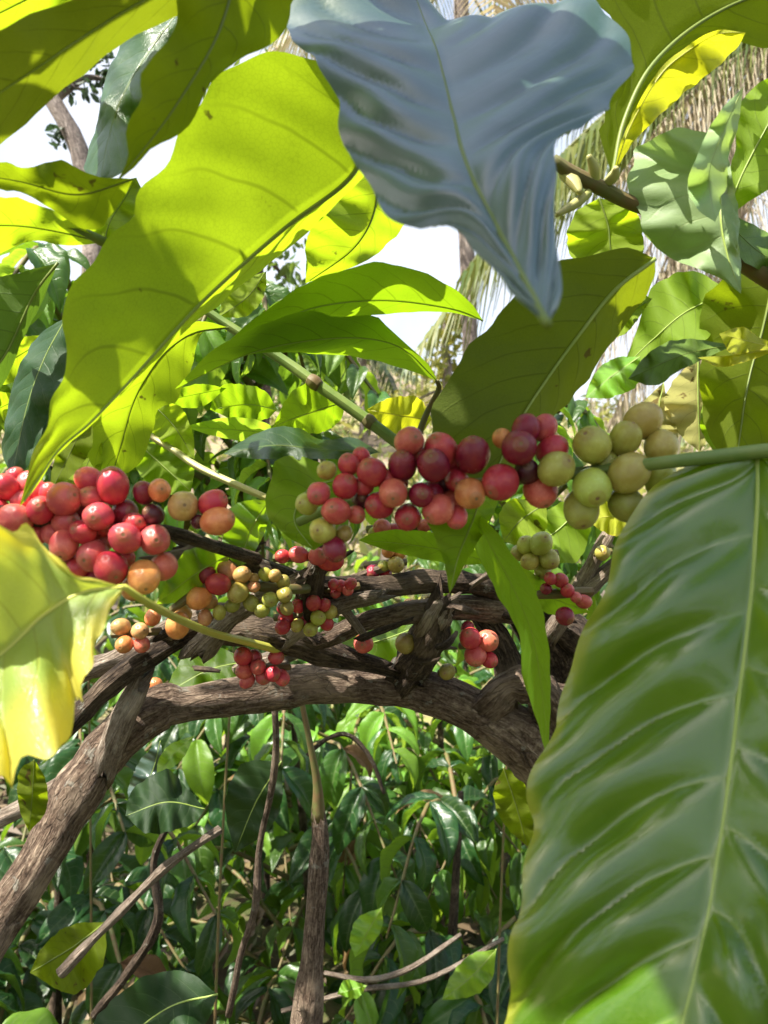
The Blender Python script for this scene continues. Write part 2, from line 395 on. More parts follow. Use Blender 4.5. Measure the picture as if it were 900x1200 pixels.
M['crown_dark'] = tint_mat('dark_oval_foliage', [(0.03, 0.06, 0.03), (0.05, 0.08, 0.04), (0.04, 0.07, 0.05)], (0.10, 0.2, 0.06), 0.2)
M['straw'] = tint_mat('dry_palm_straw', [(0.22, 0.17, 0.12), (0.46, 0.38, 0.26), (0.58, 0.50, 0.34), (0.32, 0.25, 0.17), (0.64, 0.58, 0.46), (0.40, 0.36, 0.14)], (0.5, 0.4, 0.2), 0.25)
M['palm'] = tint_mat('palm_frond_green', [(0.07, 0.11, 0.03), (0.14, 0.17, 0.04), (0.20, 0.20, 0.06), (0.06, 0.10, 0.04)], (0.35, 0.4, 0.06), 0.3, 0.4)
M['palm_far'] = tint_mat('palm_frond_far', [(0.05, 0.09, 0.06), (0.08, 0.12, 0.07), (0.10, 0.13, 0.06)], (0.2, 0.3, 0.08), 0.25, 0.4)

# ------------------------------------------------------------------ ground, hill
def hill_z(x, y):
    r = math.hypot(x, y)
    s = min(1, max(0, (y - 5.0) / 26.0))
    base = 9.0 * s * s * (3 - 2 * s) * (1.0 - 0.45 / (1 + math.exp(-(x - 0.5) / 2.2)) * (1 if y > 0 else 0))
    return base + 0.25 * math.sin(x * 0.7 + 1) * math.sin(y * 0.5) * s

def grid(xs, ys, zf):
    V = [(x, y, zf(x, y)) for y in ys for x in xs]; nx = len(xs)
    F = [(j * nx + i, j * nx + i + 1, (j + 1) * nx + i + 1, (j + 1) * nx + i) for j in range(len(ys) - 1) for i in range(nx - 1)]
    return V, F
V, F = grid(list(np.linspace(-300, -30, 10)) + list(np.linspace(-28, 28, 57)) + list(np.linspace(30, 300, 10)),
            list(np.linspace(-300, -4, 8)) + list(np.linspace(-3, 4.8, 14)) + [5.2], lambda x, y: -.03 if y > 5 else 0.03 * math.sin(x * 3) * math.sin(y * 2.3) if abs(x) < 28 and -4 < y < 4.7 else 0)
tag(link('ground', mesh('ground', V, F, M['ground'])), 'leaf littered ground under the coffee bushes', None, None, 'structure')
V, F = grid(list(np.linspace(-300, -45, 10)) + list(np.linspace(-42, 42, 57)) + list(np.linspace(45, 300, 10)),
            list(np.linspace(4.8, 60, 50)) + list(np.linspace(70, 400, 8)), hill_z)
tag(link('hill', mesh('hill', V, F, M['hill'])), 'sunny dry hillside rising behind the coffee bushes', None, None, 'structure')

# ------------------------------------------------------------------ leaf builder (close leaves)
def leaf_mesh(name, L, C, R, d, dl, dr, mat, up=True, n=34, ns=7, quilt=0.010, veins=9, wave=0.012, seed=0, idx=False, origin=None, curl=0.0, jag=0.022):
    Ln = cat_rom(L, n, not idx); Cn = cat_rom(C, n, not idx); Rn = cat_rom(R, n, not idx)
    dn = np.interp(np.linspace(0, 1, n), np.linspace(0, 1, len(d)), d)
    wl = np.linalg.norm(Ln - Cn, axis=1); wr = np.linalg.norm(Rn - Cn, axis=1)
    pl = wl / max(wl.max(), 1e-6); pr = wr / max(wr.max(), 1e-6)
    rs = np.random.RandomState(seed + 5); ph = rs.rand(6) * 6.28
    G = np.zeros((n, 2 * ns + 1, 3)); SV = np.linspace(-1, 1, 2 * ns + 1)
    for E, p, k in ((Ln, pl, 0), (Rn, pr, 3)):
        tq = np.linspace(0, 1, n)
        j = 1 + jag * (np.sin(tq * 41 + ph[k % 6]) + .7 * np.sin(tq * 67 + ph[(k + 1) % 6]) + .6 * np.sin(tq * 23 + ph[(k + 2) % 6])) * (p > .15)
        E[:] = Cn + (E - Cn) * j[:, None]
    width = max(wl.max(), wr.max()) / FPX * float(np.mean(dn))
    for i in range(n):
        t = i / (n - 1)
        M3 = at(Cn[i][0], Cn[i][1], dn[i])
        for side, E, p, dd in ((0, Ln, pl, dl), (1, Rn, pr, dr)):
            wv = wave * p[i] * (math.sin(t * 17 + ph[side]) + 0.6 * math.sin(t * 31 + ph[2 + side]))
            e = at(E[i][0], E[i][1], dn[i] + dd * p[i] + wv)
            for k in range(ns + 1):
                s = k / ns
                bow = 4 * s * (1 - s)
                P = M3 * (1 - s) + e * s
                P = P + (M3 / np.linalg.norm(M3)) * (-(curl) * bow * width * p[i])
                G[i, ns + (k if side else -k)] = P
    # upper-side normal
    dt = np.gradient(G, axis=0); ds = np.gradient(G, axis=1)
    N = np.cross(ds, dt); ln = np.linalg.norm(N, axis=2, keepdims=True); N = N / (ln + 1e-12)
    camv = np.array((0, 0, CAMZ)) - G
    facing = float(np.mean(np.sum(N * camv, axis=2))) > 0
    flip = (facing != up)
    if flip: N = -N
    tt = np.linspace(0, 1, n)[:, None]; aa = np.abs(SV)[None, :]
    ph2 = (tt - 0.10 * aa - 0.10 * aa * aa) * veins + np.where(SV[None, :] > 0, 0.37, 0.0)
    q = np.abs(np.sin(math.pi * ph2)) ** 0.7 * np.sin(math.pi * np.clip(aa, 0, 1) * 0.85) ** 0.8
    env = np.sin(math.pi * np.clip(tt, 0.0, 1)) ** 0.5
    un = np.sin(aa * 5 + tt * 9 + ph[4]) * np.sin(tt * 13 + ph[5]) * aa
    h = (q * quilt * 3.2 + un * 0.02) * width * env
    G = G + N * h[..., None]
    V = G.reshape(-1, 3); m = 2 * ns + 1
    UV = np.stack([np.broadcast_to(SV[None, :] * 0.5 + 0.5, (n, m)), np.broadcast_to(tt, (n, m))], 2).reshape(-1, 2)
    F = []
    for i in range(n - 1):
        for k in range(m - 1):
            a = i * m + k
            f = (a, a + 1, a + m + 1, a + m)
            F.append(f[::-1] if flip else f)
    # winding: (a,a+1,..) has normal ds x dt
    org = np.asarray(origin if origin is not None else G[0, ns], float)
    me = mesh(name, V - org, F, mat, UV)
    mid = G[:, ns] ; nmid = N[:, ns]
    return me, org, mid, nmid, width

def leaf(label, L, C, R, d, dl, dr, mat, up=True, parent=None, rib=None, ribw=0.022, petiole=None, cat='leaf', group=None, **k):
    """a top-level coffee_leaf (> midrib), or, with a parent, the part leaf (> midrib)"""
    org = world_loc(parent) if parent is not None else None
    nm = 'leaf' if parent is not None else 'coffee_leaf'
    me, og, mid, nn, wd = leaf_mesh(nm, L, C, R, d, dl, dr, M[mat], up, origin=org, **k)
    o = link(nm, me, parent)
    if parent is None:
        o.location = tuple(og); tag(o, label, cat, group)
    elif label: o['label'] = label
    rib = rib or {'yellow': 'rib_yellow', 'olive': 'rib_dark', 'lime': 'rib_dark', 'dark': 'rib_dark'}.get(mat, 'rib')
    # the rib is round and stands proud on the underside
    low = mid - nn * wd * ribw * 0.3
    rr = wd * ribw * np.linspace(1.15, 0.3, len(mid))
    V, F, UV = tube_data(low[::2], rr[::2], seg=7, n=len(mid[::2]) * 2)
    link('midrib', mesh('midrib', V - og, F, M[rib], UV), o)
    if petiole is not None:
        V, F, UV = tube_data([mid[0]] + pts(petiole), list(np.linspace(wd * ribw * 1.2, .0031, len(petiole) + 1)), seg=7)
        link('petiole', mesh('petiole', V - og, F, M[rib], UV), o)
    return o

# ------------------------------------------------------------------ woody coffee tree
tree = empty('coffee_tree', at(665, 900, 0.62), 'old coffee tree with thick arching grey brown limb and tangled bare branches', 'coffee tree')
tree.location.z = 0
def limb(name, P, r, mat, label=None, seg=16, n=None, rough=0.10, seed=1, knots=0.12, **k):
    k.setdefault('ragged', 1.3)
    o = tube(name, pts(P), r, M[mat], tree, seg=seg, n=n or len(P) * 9, rough=rough, seed=seed, knots=knots, **k)
    if label: o['label'] = label
    return o
tb = at(668, 900, 0.62)
tp = [np.array((tb[0] + 0.06, tb[1] + 0.03, 0.0)), np.array((tb[0] + 0.05, tb[1] + 0.02, 0.5)), np.array((tb[0] + 0.03, tb[1], 1.0)), at(690, 900, .62), at(672, 820, .62), at(650, 755, .60), at(610, 715, .57)]
o = tube('trunk', tp, [.06, .048, .043, .039, .030, .020, .011], M['bark_dark'], tree, seg=20, n=60, rough=.12, seed=4, knots=.15)
limb('limb', [(-60, 1180, .44), (0, 1080, .47), (45, 1010, .48), (100, 912, .50), (145, 858, .51), (190, 828, .52), (215, 826, .525), (280, 815, .54), (370, 800, .55), (440, 802, .55), (510, 814, .55), (565, 838, .555), (620, 872, .57), (680, 930, .60)],
     [.0135, .0135, .0138, .0150, .0152, .0155, .0120, .0135, .0145, .0138, .0145, .0170, .0230, .028], 'bark', 'thick pale grey limb bending down to the left', seg=26, n=150, rough=.07, seed=9, knots=.16)
limb('branch', [(120, 905, .50), (140, 850, .49), (165, 800, .485)], [.010, .008, .006], 'deadwood', 'short pinkish dead stub rising from the limb', rough=.14, seed=2)
limb('branch', [(-30, 975, .52), (40, 938, .52), (110, 895, .52)], [.0065, .006, .007], 'deadwood', 'thin pale side branch left of the limb', seed=3, rough=.08)
limb('branch', [(85, 845, .47), (130, 800, .475), (180, 765, .48), (230, 742, .49), (290, 740, .50), (345, 752, .51), (400, 768, .52), (450, 782, .53)], [.006, .007, .007, .008, .0105, .0105, .008, .006], 'bark_dark', seg=18, n=70, rough=.13, seed=5, knots=.2)
limb('branch', [(90, 790, .50), (150, 765, .49), (205, 735, .48), (230, 725, .48)], [.006, .007, .007, .006], 'deadwood', 'pale splintered branch beside the yellow leaf', seed=6, rough=.18, knots=.3)
limb('branch', [(215, 640, .44), (250, 652, .45), (300, 664, .46), (360, 684, .47), (430, 690, .49), (510, 682, .51), (580, 690, .54), (640, 722, .57)], [.005, .0055, .006, .007, .0078, .0078, .008, .011], 'bark_dark', seg=18, n=80, rough=.13, seed=7, knots=.22)
limb('branch', [(235, 760, .47), (270, 725, .455), (305, 702, .45), (345, 682, .445)], [.0075, .006, .0055, .0045], 'deadwood', 'sunlit peeling dead branch over the small green cherries', seed=8, rough=.16, knots=.3)
limb('branch', [(338, 748, .49), (375, 722, .48), (400, 708, .475), (445, 698, .47)], [.005, .0055, .0055, .004], 'deadwood', 'forked pale twig with a thin prong', seed=10, rough=.12)
limb('branch', [(398, 708, .475), (410, 722, .478), (425, 742, .48)], [.003, .003, .0025], 'deadwood', None, seed=11)
limb('branch', [(390, 745, .50), (430, 728, .50), (480, 718, .51), (540, 712, .53), (600, 716, .55)], [.006, .0065, .0075, .009, .010], 'bark', 'smooth grey branch leading to the trunk', seed=12, rough=.08)
limb('branch', [(480, 786, .54), (494, 765, .525), (508, 738, .51), (518, 716, .505)], [.014, .012, .011, .010], 'bark_dark', 'broken dark stub with a pale splintered top', seed=13, rough=.2, knots=.25)
limb('splinter', [(512, 726, .503), (520, 712, .50), (530, 706, .50)], [.008, .007, .004], 'deadwood', None, seed=14, rough=.25)
limb('branch', [(365, 690, .46), (372, 665, .455), (378, 640, .45), (372, 628, .45)], [.008, .006, .005, .004], 'bark_dark', None, seed=15, rough=.15)
limb('branch', [(600, 790, .56), (590, 760, .56), (575, 735, .555), (560, 715, .55)], [.012, .010, .009, .008], 'bark_dark', None, seed=16, rough=.2)
limb('branch', [(575, 820, .545), (600, 800, .54), (630, 805, .54), (650, 835, .56)], [.012, .011, .012, .018], 'bark', 'knobbly hollowed stub on top of the limb', seed=17, rough=.28, knots=.35)
limb('branch', [(650, 735, .55), (672, 702, .54), (692, 665, .53), (705, 640, .53), (722, 610, .54)], [.007, .006, .0055, .005, .004], 'deadwood', 'pale thin branch rising beside the big leaf', seed=18)
limb('branch', [(690, 690, .53), (712, 670, .53), (735, 655, .53)], [.006, .006, .006], 'deadwood', None, seed=19, rough=.12)
limb('branch', [(600, 700, .57), (650, 730, .58), (700, 770, .60)], [.012, .016, .02], 'bark_dark', None, seed=20, rough=.18)
limb('branch', [(190, 660, .42), (215, 655, .43), (240, 645, .44), (290, 645, .46)], [.006, .006, .006, .006], 'bark_dark', None, seed=21, rough=.12)
limb('branch', [(170, 850, .58), (230, 800, .58), (280, 785, .58), (330, 770, .58)], [.006, .007, .007, .007], 'deadwood', None, seed=22, rough=.15)

wr = random.Random(77)
for k in range(16):                                    # peeled strips and snapped side twigs in the tangle
    x = wr.uniform(180, 620); y = 690 + wr.uniform(-15, 95); dd = wr.uniform(.46, .55); a = wr.uniform(-.7, .5); l = wr.uniform(22, 70)
    limb('dead_twig', [(x, y, dd), (x + l * .5 * math.cos(a), y + l * .5 * math.sin(a) + wr.uniform(-5, 5), dd - .006), (x + l * math.cos(a), y + l * math.sin(a), dd - wr.uniform(-.01, .02))],
         [.0022, wr.uniform(.0018, .0035), .0012], wr.choice(['deadwood', 'bark', 'bark_dark', 'bark_dark']), None, seg=7, n=12, seed=100 + k, rough=.15)
# lower stems and twigs
def twig(name, label, P, r, mat, seg=10, rough=.05, seed=0, cat='twig', group=None, **k):
    o = tube(name, pts(P), r, M[mat], None, seg=seg, rough=rough, seed=seed, **k)
    return tag(o, label, cat, group)
st = twig('coffee_sucker', 'upright grey stem below the limb, thick and woody at its base', [(350, 1300, .74), (360, 1195, .74), (366, 1120, .74), (371, 1050, .74), (375, 985, .74), (372, 950, .74)], [.0155, .015, .0108, .0100, .009, .0075], 'bark', 14, .1, 31, 'stem', knots=.15)
V, F, UV = tube_data(pts([(373, 960, .74), (372, 920, .735), (364, 875, .73), (352, 815, .73)]), [.0078, .0045, .0032, .0026], seg=8)
link('shoot', mesh('shoot', V - np.array(st.location), F, M['stem_brown'], UV), st)
twig('coffee_twig', 'long thin brown twig hanging left of the upright grey stem', [(268, 1190, .70), (282, 1120, .69), (300, 1060, .68), (303, 1000, .68), (315, 940, .67), (323, 890, .66), (322, 825, .65)], [.0034, .003, .0034, .003, .003, .0028, .0028], 'bark', 8, .1, 33, knots=.3)
twig('coffee_twig', 'bare diagonal pinkish twig at lower left ending in a blunt tip', [(72, 1140, .62), (100, 1110, .62), (140, 1070, .62), (190, 1020, .63), (230, 990, .63), (258, 972, .64)], [.0058, .0040, .0040, .0038, .0036, .004], 'deadwood', 10, .08, 34, knots=.3)
twig('coffee_twig', 'dark twig crossing behind the pale diagonal twig', [(110, 1190, .8), (150, 1140, .8), (185, 1080, .8), (180, 1010, .8), (200, 960, .8)], [.005, .005, .0055, .004, .003], 'bark_dark', 8, .1, 35)
twig('coffee_twig', 'upper of two thin bare twigs at bottom centre', [(380, 1140, 1.0), (430, 1148, 1.0), (480, 1135, 1.0), (540, 1095, 1.02)], [.003, .004, .004, .003], 'deadwood', 7, .08, 36)
twig('coffee_twig', 'lower of two thin bare twigs at bottom centre', [(330, 1185, 1.0), (420, 1160, 1.0), (500, 1148, 1.02), (590, 1100, 1.05)], [.003, .0035, .0035, .003], 'deadwood', 7, .08, 37)
twig('coffee_twig', 'thin arched brown twig under the middle of the limb', [(360, 885, .8), (385, 865, .8), (410, 862, .8), (435, 890, .8), (450, 930, .8)], [.002, .0024, .0026, .0024, .002], 'bark_dark', 7, .1, 38)

# ------------------------------------------------------------------ cherries
def cherry_geo():
    V = [(0, 0, 1.02)]; F = []; fm = []; sg, rg = 18, 13
    ths = [0.06, 0.11, 0.16, 0.23, 0.42, 0.7, 1.0, 1.3, 1.6, 1.9, 2.2, 2.5, 2.85]
    for i, th in enumerate(ths):
        r = math.sin(th); z = math.cos(th)
        if i == 0: z -= 0.012
        if i == 1: z -= 0.02
        if i == 2: z += 0.012; r *= 1.02
        for k in range(sg):
            a = 2 * math.pi * k / sg
            e = 1 + 0.035 * math.cos(2 * a)
            V.append((r * math.cos(a) * 0.97 * e, r * math.sin(a) * 0.97 / e, z * 1.06))
    V[0] = (0, 0, 1.035)
    for k in range(sg): F.append((0, 1 + k, 1 + (k + 1) % sg)); fm.append(1)
    for i in range(len(ths) - 1):
        for k in range(sg):
            F.append((1 + i * sg + k, 1 + (i + 1) * sg + k, 1 + (i + 1) * sg + (k + 1) % sg, 1 + i * sg + (k + 1) % sg)); fm.append(1 if i == 0 else 0)
    c = len(V); V.append((0, 0, -1.06)); b = 1 + (len(ths) - 1) * sg
    for k in range(sg): F.append((b + k, c, b + (k + 1) % sg)); fm.append(0)
    return V, F, fm
cV, cF, cM = cherry_geo()
CH = mesh('cherry', cV, cF, [M['cherry'], M['scar']], None, True, cM)
CC = {'r': (.46, .026, .054), 'd': (.22, .008, .036), 'o': (.60, .19, .06), 'y': (.38, .34, .06), 'p': (.55, .066, .09),
      'k': (.07, .008, .02), 'g': (.30, .26, .05), 't': (.46, .23, .09), 'e': (.54, .085, .07)}
CNAME = {'r': 'ripe red', 'd': 'dark red', 'o': 'orange', 'y': 'pale yellow green', 'p': 'pinkish red', 'k': 'overripe blackish', 'g': 'unripe green', 't': 'tan orange', 'e': 'orange red'}

def cherries(parent, items, d0, stem, seed=0, labels=True, spread=1.0, tip=None):
    """items (px, py, r px, colour, layer) ; layer -1 back .. 1 front ; stem = points along the branch"""
    rs = random.Random(seed)
    P = []; Rr = []
    for (x, y, r, c, l) in items:
        rad = min(r, 22.0 if c in 'yg' else 20.5) / FPX * d0
        P.append(at(x, y, d0 - l * rad * 0.8 * spread)); Rr.append(rad)
    P = np.array(P); Rr = np.array(Rr)
    ray = (P - np.array((0, 0, CAMZ))); ray /= np.linalg.norm(ray, axis=1)[:, None]
    for it in range(60):                                # push interpenetrating neighbours apart along the view depth
        for i in range(len(P)):
            for j in range(i):
                dv = P[i] - P[j]; ds = np.linalg.norm(dv); mn = (Rr[i] + Rr[j]) * 0.84
                if ds < mn:
                    s = 0.25 * (mn - ds) * (1 if dv.dot(ray[i]) >= 0 else -1)
                    P[i] = P[i] + ray[i] * s; P[j] = P[j] - ray[j] * s
    off = world_loc(parent); SP = np.array(stem)
    for (x, y, r, c, l), p, rad in zip(items, P, Rr):
        o = link('cherry', CH, parent, p - off)
        k = int(np.argmin(np.linalg.norm(SP - p, axis=1)))
        dv = Vector(p - SP[k]); dv.normalize()
        dv = dv + Vector((rs.uniform(-.6, .6), rs.uniform(-.9, .1), rs.uniform(-.6, .6))); dv.normalize()
        o.rotation_mode = 'QUATERNION'
        o.rotation_quaternion = dv.to_track_quat('Z', 'Y') @ Quaternion((0, 0, 1), rs.uniform(0, 6.28))
        s = rs.uniform(.97, 1.05); o.scale = (rad * s, rad * s * rs.uniform(.90, 1.03), rad * s * rs.uniform(.98, 1.14))
        b = CC[c]; v = rs.uniform(.85, 1.15)
        o.color = (min(1, b[0] * v), min(1, b[1] * v * rs.uniform(.8, 1.25)), min(1, b[2] * v), 1)
        if labels: o['label'] = CNAME[c] + ' cherry'

def zl(items, ox, oy, s):
    return [(ox + x * s, oy + y * s, r * s, c, l) for (x, y, r, c, l) in items]

# centre fruiting branch
F1 = empty('fruiting_branch', at(900, 528, .285), 'branch across the middle packed with cherries, yellow at its right end and red at left', 'fruiting branch')
stemP = pts([(980, 522, .27), (900, 528, .275), (840, 535, .28), (770, 543, .285), (700, 552, .30), (620, 560, .305), (540, 570, .31), (470, 580, .315), (400, 590, .32), (350, 612, .33)])
tube('stem', stemP, [.0028, .0028, .0028, .0026, .0026, .0026, .0026, .0026, .0022, .002], M['stem'], F1, seg=10)
c1 = zl([(170, 293, 38, 'y', 0), (253, 270, 42, 'r', 0), (340, 300, 55, 'r', .6), (455, 275, 55, 'd', .7), (480, 185, 55, 'e', .5), (600, 215, 60, 'r', -.2), (572, 275, 60, 'd', .9),
         (650, 250, 55, 'p', -.4), (720, 235, 75, 'd', .6), (240, 352, 52, 'r', .6), (140, 380, 45, 'p', .8), (95, 420, 42, 'y', -.4), (205, 447, 55, 'e', 1), (420, 378, 55, 'e', 1.2),
         (370, 425, 56, 'r', .5), (525, 385, 48, 'd', .8), (475, 470, 54, 'r', .1), (590, 440, 60, 'e', -.4), (640, 415, 50, 'e', -.6), (710, 380, 60, 'o', .1), (155, 520, 52, 'y', .3),
         (200, 590, 45, 'd', .2), (300, 400, 40, 'k', -.8), (300, 240, 34, 'r', -.5), (400, 330, 44, 'r', -.5), (560, 380, 46, 'd', -.6), (660, 330, 48, 'r', -.7), (520, 240, 40, 'r', -.6), (310, 350, 40, 'p', -.4), (660, 470, 44, 'p', -.3), (280, 460, 36, 'e', -.4), (440, 340, 40, 'd', -.8), (620, 340, 45, 'k', -1.1), (235, 530, 34, 'g', -.8)], 330, 460, .3111)
c1 += zl([(92, 205, 40, 'o', -.4), (180, 170, 55, 'd', .5), (155, 240, 68, 'd', 1.0), (250, 165, 50, 'p', -.2), (280, 250, 56, 'r', .2), (85, 370, 72, 'r', 1.0),
          (235, 400, 74, 'e', -.3), (295, 320, 74, 'y', 1.0), (430, 230, 72, 'y', .7), (430, 390, 70, 'y', 1.1), (570, 335, 80, 'y', 1.3), (555, 205, 58, 'y', .2), (620, 140, 70, 'y', -.2), (690, 235, 62, 'y', .1),
          (690, 360, 62, 'y', .0), (390, 470, 70, 'g', .2), (560, 455, 65, 'g', .3), (185, 330, 50, 'k', -.5), (480, 300, 55, 'g', -.6)], 560, 450, .3111)
cherries(F1, c1, .30, stemP, 3)

# left fruiting branch
F2 = empty('fruiting_branch', at(260, 640, .36), 'coffee branch at left in full sun, crowded with pinkish red cherries', 'fruiting branch')
sP2 = pts([(-60, 590, .30), (0, 600, .305), (60, 612, .31), (120, 622, .315), (190, 622, .325), (250, 640, .36), (300, 655, .43)])
tube('stem', sP2, [.003, .003, .003, .003, .003, .0032, .004], M['bark_dark'], F2, seg=9)
c2 = zl([(20, 112, 40, 'r', .3), (90, 100, 38, 'p', 0), (48, 80, 30, 'r', -.5), (-5, 180, 34, 'r', 0), (48, 215, 52, 'e', .9), (75, 155, 36, 'p', .6), (130, 185, 45, 'r', .2), (205, 150, 55, 'p', .8), (285, 88, 40, 'p', .2),
         (360, 108, 51, 'r', .8), (290, 145, 40, 'p', .4), (315, 205, 48, 'p', 1.0), (400, 190, 42, 'd', .1), (460, 130, 37, 'd', .6), (510, 122, 39, 'o', .2), (490, 200, 34, 'k', .4), (585, 172, 47, 't', .4),
         (680, 162, 44, 'r', .4), (695, 220, 47, 'o', 1.0), (632, 222, 24, 'k', .2), (210, 225, 42, 'p', .5), (265, 255, 42, 'r', .9), (170, 258, 38, 'p', .6), (205, 295, 48, 'e', 1.0), (330, 285, 34, 'e', .3),
         (400, 275, 51, 'p', 1.3), (430, 228, 38, 'r', .3), (330, 235, 34, 'r', -.3), (180, 215, 34, 'p', -.3), (60, 260, 34, 'r', -.4), (215, 340, 34, 'd', -.4), (400, 335, 34, 'r', -.3), (460, 245, 30, 'd', -.4), (495, 280, 48, 'p', 1.0), (297, 330, 53, 'p', 1.1), (355, 370, 55, 'r', .7), (250, 368, 36, 'r', .5), (460, 398, 53, 'o', 1.2), (523, 365, 45, 'e', .8),
         (425, 435, 40, 'o', .1), (120, 122, 32, 'r', -.3), (155, 128, 30, 'p', -.4), (120, 262, 34, 'p', .1), (250, 190, 34, 'd', -.6), (370, 240, 40, 'd', -.8), (100, 200, 40, 'd', -.7), (310, 400, 38, 'd', -.5), (-60, 110, 42, 'r', .2), (-40, 230, 44, 'p', .4)], 0, 530, .3667)
cherries(F2, c2, .31, sP2, 4)

# second, shaded branch with greener fruit
F3 = empty('fruiting_branch', at(330, 690, .43), 'short branch under the left cluster with tan and green cherries behind a peeling dead branch', 'fruiting branch')
sP3 = pts([(200, 715, .41), (240, 690, .415), (280, 685, .42), (330, 690, .43), (360, 690, .45)])
tube('stem', sP3, [.002, .003, .003, .003, .003], M['stem_brown'], F3, seg=8)
c3 = zl([(510, 120, 41, 'd', .6), (560, 160, 49, 'r', 1.0), (600, 105, 42, 't', 0), (660, 122, 38, 't', .4), (645, 195, 44, 'y', .8), (480, 218, 51, 'o', .9), (710, 172, 26, 't', .3), (760, 120, 32, 'y', 0), (712, 135, 22, 't', -.2),
         (800, 125, 28, 't', -.2), (505, 302, 34, 't', .3), (565, 280, 30, 'y', .4), (390, 335, 50, 'o', .6), (405, 282, 40, 't', .2), (840, 205, 36, 'g', .4), (780, 225, 36, 'g', .5), (835, 150, 30, 'g', -.2), (700, 240, 34, 'g', -.1),
         (745, 270, 32, 'g', -.2), (520, 230, 34, 't', -.4), (620, 250, 30, 'g', -.6), (850, 260, 30, 'g', -.2)], 100, 640, .2778)
cherries(F3, c3, .42, sP3, 5)

def cluster(label, items, d, seed, stemcol='stem_brown', group='small cherry clusters deeper in the tree'):
    xs = [i[0] for i in items]; ys = [i[1] for i in items]
    c = at(sum(xs) / len(xs), sum(ys) / len(ys), d + .004)
    e = empty('cherry_cluster', c, label, 'coffee cherries', group)
    sp = [at(min(xs) - 10, sum(ys) / len(ys) + 2, d + .006), c, at(max(xs) + 10, sum(ys) / len(ys) - 2, d + .006)]
    tube('stalk', sp, [.0025, .003, .0025], M[stemcol], e, seg=7)
    cherries(e, items, d, [c], seed)
rr = random.Random(12)
def blob(cx, cy, w, h, n, r, cols, seed):
    g = random.Random(seed); L = []
    for _ in range(400):
        if len(L) >= n: break
        x, y = cx + g.uniform(-w, w), cy + g.uniform(-h, h)
        if all(math.hypot(x - a[0], y - a[1]) > r * 1.15 for a in L): L.append((x, y, r * g.uniform(.85, 1.1), g.choice(cols), g.uniform(-.5, 1)))
    return L
cluster('small tan and orange cherries with one brown, beside the yellow leaf', zl([(230, 358, 38, 't', .4), (165, 415, 38, 'o', .8), (238, 415, 35, 'e', .6), (150, 340, 38, 't', -.2), (285, 300, 34, 'o', -.2)], 100, 640, .2778), .46, 6)
cluster('tiny red and green cherries between the pale forked twig and the peeling branch', blob(360, 722, 30, 17, 13, 9, 'rrpyyr', 7), .462, 7)
cluster('tiny pinkish cherries just above the sunlit part of the limb', blob(305, 783, 28, 16, 9, 10, 'pper', 8), .505, 8)
cluster('bright yellow and red cherries under the centre of the main branch', zl([(810, 95, 30, 'o', .2), (842, 150, 36, 'y', 1), (790, 155, 26, 'y', .4), (850, 105, 30, 'o', 0), (745, 180, 34, 'd', 0), (800, 195, 28, 'r', -.3)], 230, 620, .2778), .50, 9)
cluster('two olive green cherries beside the broken stub', [(500, 706, 11, 'g', .4), (499, 722, 9, 'y', .6), (480, 708, 7, 't', 0), (513, 720, 8, 'y', .2)], .53, 10)
cluster('four red and orange cherries hanging below the broken stub', [(551, 748, 13, 'r', .5), (571, 751, 13, 'e', .4), (557, 768, 13, 'e', 1), (573, 773, 10, 'r', .4), (548, 737, 9, 'd', -.3)], .52, 11)
cluster('clump of olive green cherries left of the big right leaf', [(617, 639, 12, 'y', .3), (634, 637, 14, 'y', 1), (643, 655, 13, 'g', .4), (621, 658, 11, 'y', .9), (608, 648, 10, 'g', -.2), (636, 668, 10, 'g', -.4)], .41, 12)
cluster('row of small red cherries under the olive green clump', [(645, 678, 8, 'r', .3), (657, 680, 9, 'r', .6), (665, 692, 8, 'r', .2), (684, 705, 9, 'e', .3), (662, 722, 11, 'd', .6), (640, 690, 7, 'd', 0), (675, 700, 7, 'p', 0)], .405, 13)
cluster('three red cherries half hidden behind the dark upright prong', [(350, 650, 11, 'p', .2), (372, 652, 11, 'p', .4), (331, 652, 9, 'r', 0), (386, 655, 15, 'r', -.2)], .44, 14)
cluster('little red cherries on the forked twig', blob(398, 692, 14, 8, 5, 7, 'rp', 15), .465, 15)
cluster('single red cherry standing above the dark branch', [(426, 754, 12, 'e', 1)], .52, 16)
cluster('single olive yellow cherry right of the single red one', [(475, 754, 12, 'g', 1)], .52, 17)
cluster('small green cherry low against the limb', [(524, 787, 10, 'g', .4)], .535, 18)
cluster('lone yellow cherry at the edge of the big right leaf', [(706, 648, 9, 'y', 1)], .52, 19)
cluster('small yellow cherries behind the left bend of the limb', [(172, 806, 10, 'y', .5), (182, 803, 9, 'o', .2), (165, 816, 8, 'y', 0)], .53, 20)
cluster('small red cherries under the row of big centre cherries', [(448, 618, 10, 'e', .4), (462, 622, 9, 'r', .2), (480, 612, 8, 'p', 0), (497, 616, 8, 'e', 0), (440, 625, 8, 'y', 0)], .44, 21)

